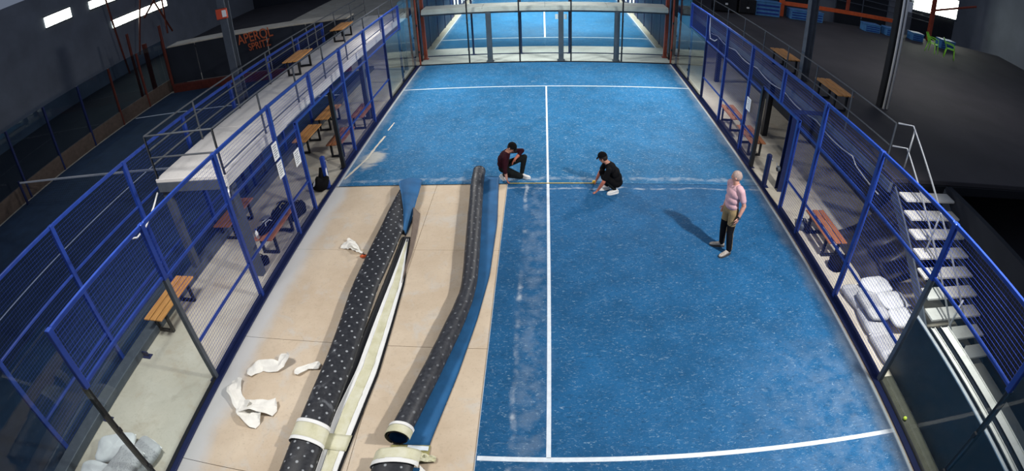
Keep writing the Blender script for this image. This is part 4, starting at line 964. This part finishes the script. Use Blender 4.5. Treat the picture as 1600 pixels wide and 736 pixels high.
# loose sand at the left edge of the far turf
rng = random.Random(5)
def sand_patch(cx, cy, rx, ry, h, lab, seed):
    n = 22; V = [(cx, cy, 0.016 + h)]; F = []
    for r in range(1, 6):
        for k in range(n):
            a = 2 * PI * k / n; q = r / 5 * (1 + 0.45 * mnoise.noise(Vector((math.cos(a) * 1.6, math.sin(a) * 1.6, seed))))
            V.append((cx + rx * q * math.cos(a), cy + ry * q * math.sin(a), 0.0155 + h * (1 - (r / 5) ** 2)))
    for k in range(n): F.append((0, 1 + k, 1 + (k + 1) % n))
    for r in range(4):
        for k in range(n): F.append((1 + r * n + k, 1 + r * n + n + k, 1 + r * n + n + (k + 1) % n, 1 + r * n + (k + 1) % n))
    o = MB().add(V, F).build('sand_patch', 'sand', None, True); o['label'] = lab; o['category'] = 'sand'; o['kind'] = 'stuff'
def sand_line(pts, w, lab, seed):
    G = []
    for i in range(25):
        u = i / 24 * (len(pts) - 1); k = min(int(u), len(pts) - 2); p = Vector(pts[k]).lerp(Vector(pts[k + 1]), u - k)
        ww = w * (0.6 + 0.9 * abs(mnoise.noise(Vector((i * .35, seed, 0))))); G.append([(p.x - ww / 2 + ww * j / 4, p.y, 0.0165 + 0.008 * math.sin(PI * j / 4)) for j in range(5)][::-1])
    o = MB().sheet([r[::-1] for r in G][::-1], 0.001).build('sand_trail', 'sand', None, True); o['label'] = lab; o['category'] = 'sand'; o['kind'] = 'stuff'
sand_line([(-4.93, 0.35, 0), (-4.82, 0.8, 0), (-4.66, 1.5, 0), (-4.62, 2.2, 0), (-4.55, 2.9, 0)], 0.09, 'trail of pale sand along the left edge of the far turf', 2)
sand_line([(-4.57, 3.3, 0), (-4.53, 3.9, 0)], 0.05, 'short broken trail of sand farther along the left turf edge', 3)
# ================================================================== PEOPLE
def cap_mesh(m, a, b, ra_, rb_, n=14):
    a, b = Vector(a), Vector(b); d = (b - a); L = d.length; d = d / max(L, 1e-6)
    pts, rs = [], []
    for k in range(5): t_ = -PI / 2 + PI / 2 * k / 4; pts.append(a + d * (ra_ * math.sin(t_))); rs.append(max(0.001, ra_ * math.cos(t_)))
    for k in range(5): t_ = PI / 2 * k / 4; pts.append(b + d * (rb_ * math.sin(t_))); rs.append(max(0.001, rb_ * math.cos(t_)))
    m.tube(pts, rs, n)
class Figure:
    def __init__(s, name, label, loc):
        s.name, s.label, s.p, s.o = name, label, [], Vector(loc); s.kids = []
    def cap(s, a, b, ra_, rb_, mat): s.p.append(('c', Vector(a), Vector(b), ra_, rb_, mat))
    def ell(s, c, ax, mat): s.p.append(('e', Vector(c), [Vector(a) for a in ax], mat))
    def loft(s, pts, mat):                       # torso: chain of flattened ellipsoids
        for c, l, f, w, d, h in pts: s.ell(c, (Vector(l).normalized() * w, Vector(f).normalized() * d, (Vector(l).cross(Vector(f))).normalized() * h), mat)
    def hand(s, wrist, fwd, palm_n, mat, curl=0.5, side=1, scale=1.0):
        w = Vector(wrist); f = Vector(fwd).normalized(); nrm = Vector(palm_n); nrm = (nrm - f * nrm.dot(f)).normalized(); sd = f.cross(nrm) * side; k = scale
        s.ell(w + f * 0.045 * k, (sd * 0.040 * k, nrm * 0.016 * k, f * 0.050 * k), mat)
        for i, (off, ln) in enumerate(((-0.030, 0.062), (-0.010, 0.076), (0.011, 0.080), (0.031, 0.070))):
            b = w + f * 0.082 * k + sd * off * k; c1 = b + (f * math.cos(curl * .5) + nrm * math.sin(curl * .5)) * ln * 0.5 * k + sd * off * 0.18
            c2 = c1 + (f * math.cos(curl) + nrm * math.sin(curl)) * ln * 0.5 * k + sd * off * 0.12
            s.cap(b, c1, 0.0088 * k, 0.0080 * k, mat); s.cap(c1, c2, 0.0080 * k, 0.0068 * k, mat)
        b = w + f * 0.028 * k + sd * 0.034 * k; c1 = b + (f * 0.6 + sd * 0.75).normalized() * 0.036 * k; c2 = c1 + (f * 0.85 + sd * 0.3 + nrm * 0.3).normalized() * 0.030 * k
        s.cap(b, c1, 0.0115 * k, 0.0095 * k, mat); s.cap(c1, c2, 0.0095 * k, 0.0080 * k, mat)
    def head(s, c, f, up, skin, k=1.0):
        c = Vector(c); f = Vector(f).normalized(); u = Vector(up); u = (u - f * u.dot(f)).normalized(); l = u.cross(f)
        s.hc, s.hf, s.hu, s.hl = c, f, u, l
        s.ell(c + u * 0.025, (l * 0.074 * k, f * 0.094 * k, u * 0.090 * k), skin)
        s.ell(c + f * 0.030 - u * 0.050, (l * 0.054 * k, f * 0.058 * k, u * 0.062 * k), skin)
        s.cap(c + f * 0.088 + u * 0.012, c + f * 0.106 - u * 0.022, 0.009, 0.014, skin)
        for q in (-1, 1):
            s.ell(c + l * q * 0.076 - f * 0.008 - u * 0.005, (l * 0.010, f * 0.019, u * 0.031), skin)
            s.ell(c + l * q * 0.034 + f * 0.080 + u * 0.030, (l * 0.022, f * 0.010, u * 0.008), skin)
            s.ell(c + l * q * 0.034 + f * 0.070 - u * 0.018, (l * 0.022, f * 0.018, u * 0.018), skin)
    def face_bits(s, root):
        c, f, u, l = s.hc, s.hf, s.hu, s.hl
        for q in (-1, 1): MB().ell(c + l * q * 0.031 + f * 0.0865 + u * 0.010, (l * 0.011, f * 0.006, u * 0.006), 10, 6).build('eye', 'eye', root, True)
        MB().ell(c + f * 0.088 - u * 0.056, (l * 0.022, f * 0.006, u * 0.006), 10, 6).build('mouth', 'lip', root, True)
        for q in (-1, 1): MB().ell(c + l * q * 0.032 + f * 0.090 + u * 0.030, (l * 0.018, f * 0.005, u * 0.004), 8, 5).build('eyebrow', s.brow, root, True)
    def shell(s, root, name, mat, k=1.08, lo=0.0, hi=0.52, back=0.02, tilt=0.5, drop=0.0):
        c, f, u, l = s.hc, s.hf, s.hu, s.hl
        ax = (u * math.cos(tilt) - f * math.sin(tilt)); fx = (f * math.cos(tilt) + u * math.sin(tilt))
        return MB().ell(c + u * (0.025 - drop) - f * back * 0.2, (l * 0.076 * k, fx * 0.094 * k, ax * 0.094 * k), 22, 12, 0, lo, hi).build(name, mat, root, True)
    def shoe(s, root, heel, toe, mat, h=0.075, w=0.046):
        a, b = Vector(heel), Vector(toe); d = (b - a); L = d.length; d /= L; sd = Vector((-d.y, d.x, 0)).normalized(); up = sd.cross(d) * -1
        if up.z < 0: up = -up
        m = MB(); n = 14; V = []
        for k in range(9):
            u = k / 8; hw = w * np.interp(u, [0, 0.1, 0.3, 0.7, 0.92, 1.0], [0.45, 0.75, 0.85, 1.05, 0.80, 0.35]); hh = np.interp(u, [0, 0.08, 0.35, 0.6, 0.9, 1.0], [0.7, 1.15, 1.15, 0.72, 0.55, 0.30]) * h
            for j in range(n):
                q = 2 * PI * j / n; z = math.sin(q); V.append(a + d * (L * u) + sd * hw * math.copysign(abs(math.cos(q)) ** 0.7, math.cos(q)) + up * (0.018 + (hh * (z * 0.5 + 0.5) ** 0.9)))
        F = [(k * n + j, k * n + n + j, k * n + n + (j + 1) % n, k * n + (j + 1) % n) for k in range(8) for j in range(n)] + [tuple(range(n)), tuple(reversed(range(8 * n, 9 * n)))]
        o = m.add(V, [f_[::-1] for f_ in F]).build('shoe', mat, root, True)
        m = MB(); V = []
        for z in (0.0, 0.026):
            for k in range(9):
                u = k / 8; hw = w * 1.08 * np.interp(u, [0, 0.1, 0.3, 0.7, 0.92, 1.0], [0.5, 0.8, 0.88, 1.05, 0.82, 0.4]); V.append(a + d * (L * u) + sd * hw + up * z)
            for k in range(8, -1, -1):
                u = k / 8; hw = w * 1.08 * np.interp(u, [0, 0.1, 0.3, 0.7, 0.92, 1.0], [0.5, 0.8, 0.88, 1.05, 0.82, 0.4]); V.append(a + d * (L * u) - sd * hw + up * z)
        F = [tuple(range(18)), tuple(reversed(range(18, 36)))] + [(k, 18 + k, 18 + (k + 1) % 18, (k + 1) % 18) for k in range(18)]
        m.add(V, F).build('sole', 'tape_white' if mat == 'shoe_white' else 'sole', o)
    def finish(s, voxel=0.0075, smooth=5):
        m = MB()
        for q in s.p:
            if q[0] == 'c': cap_mesh(m, q[1], q[2], q[3], q[4])
            else: m.ell(q[1], q[2], 18, 12)
        me = bpy.data.meshes.new('body'); me.from_pydata(m.v, [], m.f); me.validate(); me.update()
        import bmesh
        bm = bmesh.new(); bm.from_mesh(me); bmesh.ops.remove_doubles(bm, verts=bm.verts, dist=0.0004); bmesh.ops.recalc_face_normals(bm, faces=bm.faces); bm.to_mesh(me); bm.free()
        o = bpy.data.objects.new('tmp', me); COL.objects.link(o)
        r = o.modifiers.new('r', 'REMESH'); r.mode = 'VOXEL'; r.voxel_size = voxel
        sm = o.modifiers.new('s', 'SMOOTH'); sm.factor = 0.5; sm.iterations = smooth
        dg = bpy.context.evaluated_depsgraph_get(); out = bpy.data.meshes.new_from_object(o.evaluated_get(dg)); bpy.data.objects.remove(o)
        out.name = 'body'
        nf = len(out.polygons); C = np.empty(nf * 3); out.polygons.foreach_get('center', C); C = C.reshape(-1, 3)
        best = np.full(nf, 1e9); mat = np.zeros(nf, int); names = []
        for q in s.p:
            nm_ = q[-1]
            if nm_ not in names: names.append(nm_)
            if q[0] == 'c':
                a, b = np.array(q[1]), np.array(q[2]); ab = b - a; t_ = np.clip((C - a) @ ab / max(ab @ ab, 1e-9), 0, 1)
                d = np.linalg.norm(C - (a + t_[:, None] * ab), axis=1) - (q[3] + (q[4] - q[3]) * t_)
            else:
                A = np.array([list(v / v.length_squared) for v in q[2]]); r = np.linalg.norm((C - np.array(q[1])) @ A.T, axis=1); d = (r - 1) * min(v.length for v in q[2])
            k = d < best; best[k] = d[k]; mat[k] = names.index(nm_)
        out.materials.clear()
        for n_ in names: out.materials.append(M[n_])
        out.polygons.foreach_set('material_index', mat); out.polygons.foreach_set('use_smooth', [True] * nf); out.update()
        root = thing('person', s.label, 'person', s.o)
        b = put('body', out, root, -s.o); s.root = root
        return root
    def children_fix(s):
        for ch in s.root.children:
            if ch.name.split('.')[0] != 'body': ch.location = -s.o
ZG = 0.018
# --- the standing man in the pink polo shirt
P = Figure('person', 'standing man in a pink polo shirt and khaki and black work trousers', (3.30, -2.56, ZG)); P.brow = 'hair_grey'
f = Vector((-0.96, -0.28, 0)).normalized(); l = Vector((-f.y, f.x, 0)); Z = Vector((0, 0, 1)); o = Vector((3.33, -2.56, ZG))
w_ = lambda a, b, c: o + f * a + l * b + Z * c
aL, aR = Vector((3.405, -2.69, ZG + 0.09)), Vector((3.33, -2.43, ZG + 0.09))
hL, hR = w_(0.0, 0.095, 0.88), w_(0.0, -0.095, 0.88); kL, kR = (hL + aL) / 2 + f * 0.035, (hR + aR) / 2 + f * 0.03
for h_, k_, a_ in ((hL, kL, aL), (hR, kR, aR)):
    mid = h_.lerp(k_, 0.55)
    P.cap(h_, mid, 0.092, 0.080, 'khaki'); P.cap(mid, k_, 0.080, 0.066, 'work_black'); P.cap(k_, k_.lerp(a_, 0.35), 0.064, 0.062, 'work_black'); P.cap(k_.lerp(a_, 0.35), a_ + Z * 0.01, 0.062, 0.052, 'work_black')
    P.cap(mid - f * 0.026, k_ - f * 0.030, 0.066, 0.050, 'khaki'); P.cap(k_ - f * 0.030, a_ - f * 0.022 + Z * 0.03, 0.048, 0.042, 'khaki')
P.loft([(w_(-0.01, 0, 0.92), l, f, 0.168, 0.120, 0.115)], 'khaki')
P.loft([(w_(0.012, 0, 1.03), l, f, 0.160, 0.122, 0.11), (w_(0.02, 0, 1.14), l, f, 0.166, 0.122, 0.12), (w_(0.01, 0, 1.26), l, f, 0.184, 0.118, 0.13), (w_(-0.01, 0, 1.35), l, f, 0.175, 0.100, 0.085)], 'pink')
sL, sR = w_(-0.01, 0.185, 1.375), w_(-0.01, -0.185, 1.375)
for q, s_ in ((1, sL), (-1, sR)):
    e_ = s_ + l * q * 0.055 - f * 0.075 - Z * 0.275; wr_ = e_ + f * 0.075 - Z * 0.235 + l * q * 0.0
    P.cap(w_(-0.01, q * 0.11, 1.395), s_, 0.068, 0.062, 'pink'); P.cap(s_, s_.lerp(e_, 0.62), 0.062, 0.060, 'pink'); P.cap(s_.lerp(e_, 0.5), e_, 0.044, 0.039, 'skin_pale'); P.cap(e_, e_.lerp(wr_, 0.35), 0.040, 0.040, 'skin_pale'); P.cap(e_.lerp(wr_, 0.35), wr_, 0.040, 0.027, 'skin_pale')
    P.hand(wr_, Vector((0, 0, -1)) + f * 0.25, -l * q + f * 0.2, 'skin_pale', 0.55, -q)
    if q == 1: wrL = wr_; eL = e_
P.cap(w_(-0.005, 0, 1.40), w_(0.012, 0, 1.50), 0.058, 0.055, 'skin_pale')
hf = Vector((-0.72, 0.62, -0.12)); P.head(w_(0.015, 0, 1.575), hf, Z, 'skin_pale')
root = P.finish()
P.face_bits(root); P.shell(root, 'hair', 'hair_grey', 1.05, 0.0, 0.55, 0.02, 0.75)
P.shoe(root, Vector((3.455, -2.66, ZG)), Vector((3.19, -2.80, ZG)), 'shoe_grey'); P.shoe(root, Vector((3.395, -2.44, ZG)), Vector((3.105, -2.38, ZG)), 'shoe_grey')
MB().tube([wrL + Z * 0.035 + f * -0.011, wrL + Z * 0.005], 0.036, 12).build('watch_strap', 'black', root, True)
MB().tube([wrL + Z * 0.02 + l * 0.034, wrL + Z * 0.02 + l * 0.044], 0.021, 12).build('watch_face', 'grey_steel', root, True)
m = MB(); cn = w_(-0.005, 0, 1.42)
for q in (-1, 1): m.tube([cn + l * q * 0.02 + f * 0.075 - Z * 0.03, cn + l * q * 0.062 + f * 0.02 + Z * 0.012, cn + l * q * 0.05 - f * 0.04 + Z * 0.02, cn - f * 0.06 + Z * 0.02], 0.014, 8)
m.build('collar', 'pink', root, True)
P.children_fix()
# --- crouching man in maroon with a black cap
P = Figure('person', 'crouching man in a maroon sweater and black cap holding the tape on the left', (-0.85, 0.25, ZG)); P.brow = 'hair_dark'
X_, Y_ = Vector((1, 0, 0)), Vector((0, 1, 0)); V = lambda x, y, z: Vector((x, y, z + ZG))
hipN, hipF = V(-0.99, 0.19, 0.27), V(-0.97, 0.37, 0.30); kN, kF = V(-0.62, 0.13, 0.12), V(-0.53, 0.34, 0.50); aN, aF = V(-1.00, 0.17, 0.13), V(-0.60, 0.32, 0.09)
P.cap(hipN, kN, 0.092, 0.068, 'trouser_dark'); P.cap(kN, kN.lerp(aN, 0.4), 0.066, 0.062, 'trouser_dark'); P.cap(kN.lerp(aN, 0.4), aN, 0.062, 0.045, 'trouser_dark')
P.cap(hipF, kF, 0.092, 0.068, 'trouser_dark'); P.cap(kF, kF.lerp(aF, 0.35), 0.066, 0.063, 'trouser_dark'); P.cap(kF.lerp(aF, 0.35), aF, 0.062, 0.048, 'trouser_dark')
P.loft([(V(-1.00, 0.28, 0.27), Y_, X_, 0.165, 0.125, 0.11)], 'trouser_dark')
sp = Vector((0.22, -0.05, 1)).normalized(); fw = Vector((1, -0.1, -0.22)).normalized()
P.loft([(V(-1.015, 0.275, 0.38), Y_, X_, 0.165, 0.130, 0.12), (V(-1.005, 0.265, 0.48), Y_, fw, 0.175, 0.132, 0.13), (V(-0.965, 0.255, 0.57), Y_, fw, 0.190, 0.120, 0.11), (V(-0.935, 0.25, 0.625), Y_, fw, 0.165, 0.10, 0.08)], 'maroon')
sN, sF = V(-0.945, 0.075, 0.605), V(-0.895, 0.425, 0.62)
eN, wN = V(-0.955, 0.015, 0.335), V(-0.925, 0.025, 0.115); eF, wF = V(-0.575, 0.400, 0.635), V(-0.735, 0.245, 0.500)
P.cap(V(-0.94, 0.15, 0.63), sN, 0.068, 0.066, 'maroon'); P.cap(sN, eN, 0.066, 0.050, 'maroon'); P.cap(eN, eN.lerp(wN, 0.25), 0.049, 0.046, 'maroon'); P.cap(eN.lerp(wN, 0.25), wN, 0.040, 0.028, 'skin_pale')
P.cap(V(-0.92, 0.34, 0.64), sF, 0.068, 0.066, 'maroon'); P.cap(sF, eF, 0.064, 0.050, 'maroon'); P.cap(eF, eF.lerp(wF, 0.45), 0.050, 0.044, 'maroon'); P.cap(eF.lerp(wF, 0.45), wF, 0.040, 0.029, 'skin_red')
P.hand(wN, Vector((0.25, 0.02, -1)), Vector((1, 0, 0.2)), 'skin_red', 0.7, 1, 0.85); P.hand(wF, wF - eF, Vector((0.2, -0.3, -1)), 'skin_red', 0.6, 1)
P.cap(V(-0.915, 0.245, 0.66), V(-0.855, 0.235, 0.74), 0.056, 0.054, 'skin'); P.head(V(-0.815, 0.225, 0.785), Vector((0.66, -0.34, -0.62)), Vector((0.55, -0.15, 0.75)), 'skin')
root = P.finish(); P.face_bits(root)
P.shell(root, 'hair', 'hair_dark', 1.05, 0.0, 0.60, 0.02, 0.55)
cp = P.shell(root, 'cap', 'cap_black', 1.17, 0.0, 0.50, 0.0, 0.12, -0.022)
c, f_, u_, l_ = P.hc, P.hf, P.hu, P.hl
g = [[c + u_ * 0.045 + f_ * (0.085 + 0.06 * i / 4 * math.sqrt(max(0, 1 - (2 * j / 8 - 1) ** 2 * 0.8))) + l_ * 0.08 * (2 * j / 8 - 1) - u_ * 0.012 * i / 4 for j in range(9)] for i in range(5)]
MB().sheet([r[::-1] for r in g], 0.006).build('cap_brim', 'cap_black', root, True)
P.shoe(root, V(-0.675, 0.33, 0.0), V(-0.395, 0.235, 0.0), 'shoe_white'); P.shoe(root, V(-1.10, 0.20, 0.10), V(-0.97, 0.13, 0.0), 'shoe_white', 0.07)
P.children_fix()
# --- squatting man in a black T-shirt
P = Figure('person', 'squatting man in a black T-shirt and cap touching the turf on the right', (1.38, -0.35, ZG)); P.brow = 'hair_dark'
hN, hF = V(1.49, -0.43, 0.235), V(1.49, -0.23, 0.235); kN, kF = V(1.20, -0.42, 0.385), V(1.18, -0.20, 0.395); aN, aF = V(1.45, -0.43, 0.10), V(1.30, -0.25, 0.09)
for h_, k_, a_ in ((hN, kN, aN), (hF, kF, aF)):
    P.cap(h_, k_, 0.092, 0.066, 'tee_black'); P.cap(k_, k_.lerp(a_, 0.4), 0.064, 0.062, 'trouser_dark'); P.cap(k_.lerp(a_, 0.4), a_, 0.062, 0.042, 'trouser_dark')
P.loft([(V(1.50, -0.33, 0.235), Y_, X_, 0.172, 0.135, 0.12)], 'tee_black')
fw = Vector((-0.85, 0, -0.5)).normalized()
P.loft([(V(1.485, -0.33, 0.34), Y_, Vector((-1, 0, -0.2)), 0.170, 0.130, 0.13), (V(1.435, -0.325, 0.46), Y_, fw, 0.178, 0.125, 0.13), (V(1.36, -0.315, 0.565), Y_, fw, 0.192, 0.112, 0.11), (V(1.315, -0.31, 0.62), Y_, fw, 0.165, 0.09, 0.075)], 'tee_black')
sN, sF = V(1.29, -0.495, 0.585), V(1.27, -0.125, 0.60); eN, wN = V(1.185, -0.54, 0.33), V(1.085, -0.475, 0.105); eF, wF = V(1.165, -0.085, 0.355), V(1.085, -0.05, 0.13)
for s_, e_, wr_, q in ((sN, eN, wN, 1), (sF, eF, wF, -1)):
    P.cap(V(1.31, -0.31, 0.63).lerp(s_, 0.55), s_, 0.068, 0.062, 'tee_black'); P.cap(s_, s_.lerp(e_, 0.68), 0.064, 0.062, 'tee_black'); P.cap(s_.lerp(e_, 0.5), e_, 0.045, 0.040, 'skin_red'); P.cap(e_, e_.lerp(wr_, 0.35), 0.041, 0.040, 'skin_red'); P.cap(e_.lerp(wr_, 0.35), wr_, 0.040, 0.027, 'skin_red')
P.hand(wN, Vector((-0.62, 0.1, -0.78)), Vector((0.5, 0, -1)), 'skin_red', -0.55, -1, 0.95); P.hand(wF, Vector((-0.2, 0.05, -1)), Vector((-1, 0, 0.2)), 'skin_red', 0.5, 1, 0.85)
P.cap(V(1.30, -0.305, 0.65), V(1.225, -0.29, 0.725), 0.056, 0.054, 'skin'); P.head(V(1.185, -0.28, 0.775), Vector((-0.80, 0.42, -0.38)), Vector((-0.3, 0, 0.95)), 'skin')
root = P.finish(); P.face_bits(root)
P.shell(root, 'hair', 'hair_dark', 1.08, 0.0, 0.60, 0.02, 0.70)
P.shell(root, 'cap', 'cap_black', 1.16, 0.0, 0.47, 0.0, 0.10, -0.024)
c, f_, u_, l_ = P.hc, P.hf, P.hu, P.hl
g = [[c + u_ * 0.045 + f_ * (0.085 + 0.065 * i / 4 * math.sqrt(max(0, 1 - (2 * j / 8 - 1) ** 2 * 0.8))) + l_ * 0.08 * (2 * j / 8 - 1) - u_ * 0.012 * i / 4 for j in range(9)] for i in range(5)]
MB().sheet([r[::-1] for r in g], 0.006).build('cap_brim', 'cap_black', root, True)
P.shoe(root, V(1.54, -0.41, 0.0), V(1.285, -0.50, 0.0), 'shoe_white'); P.shoe(root, V(1.37, -0.24, 0.0), V(1.10, -0.29, 0.0), 'shoe_white')
P.children_fix()
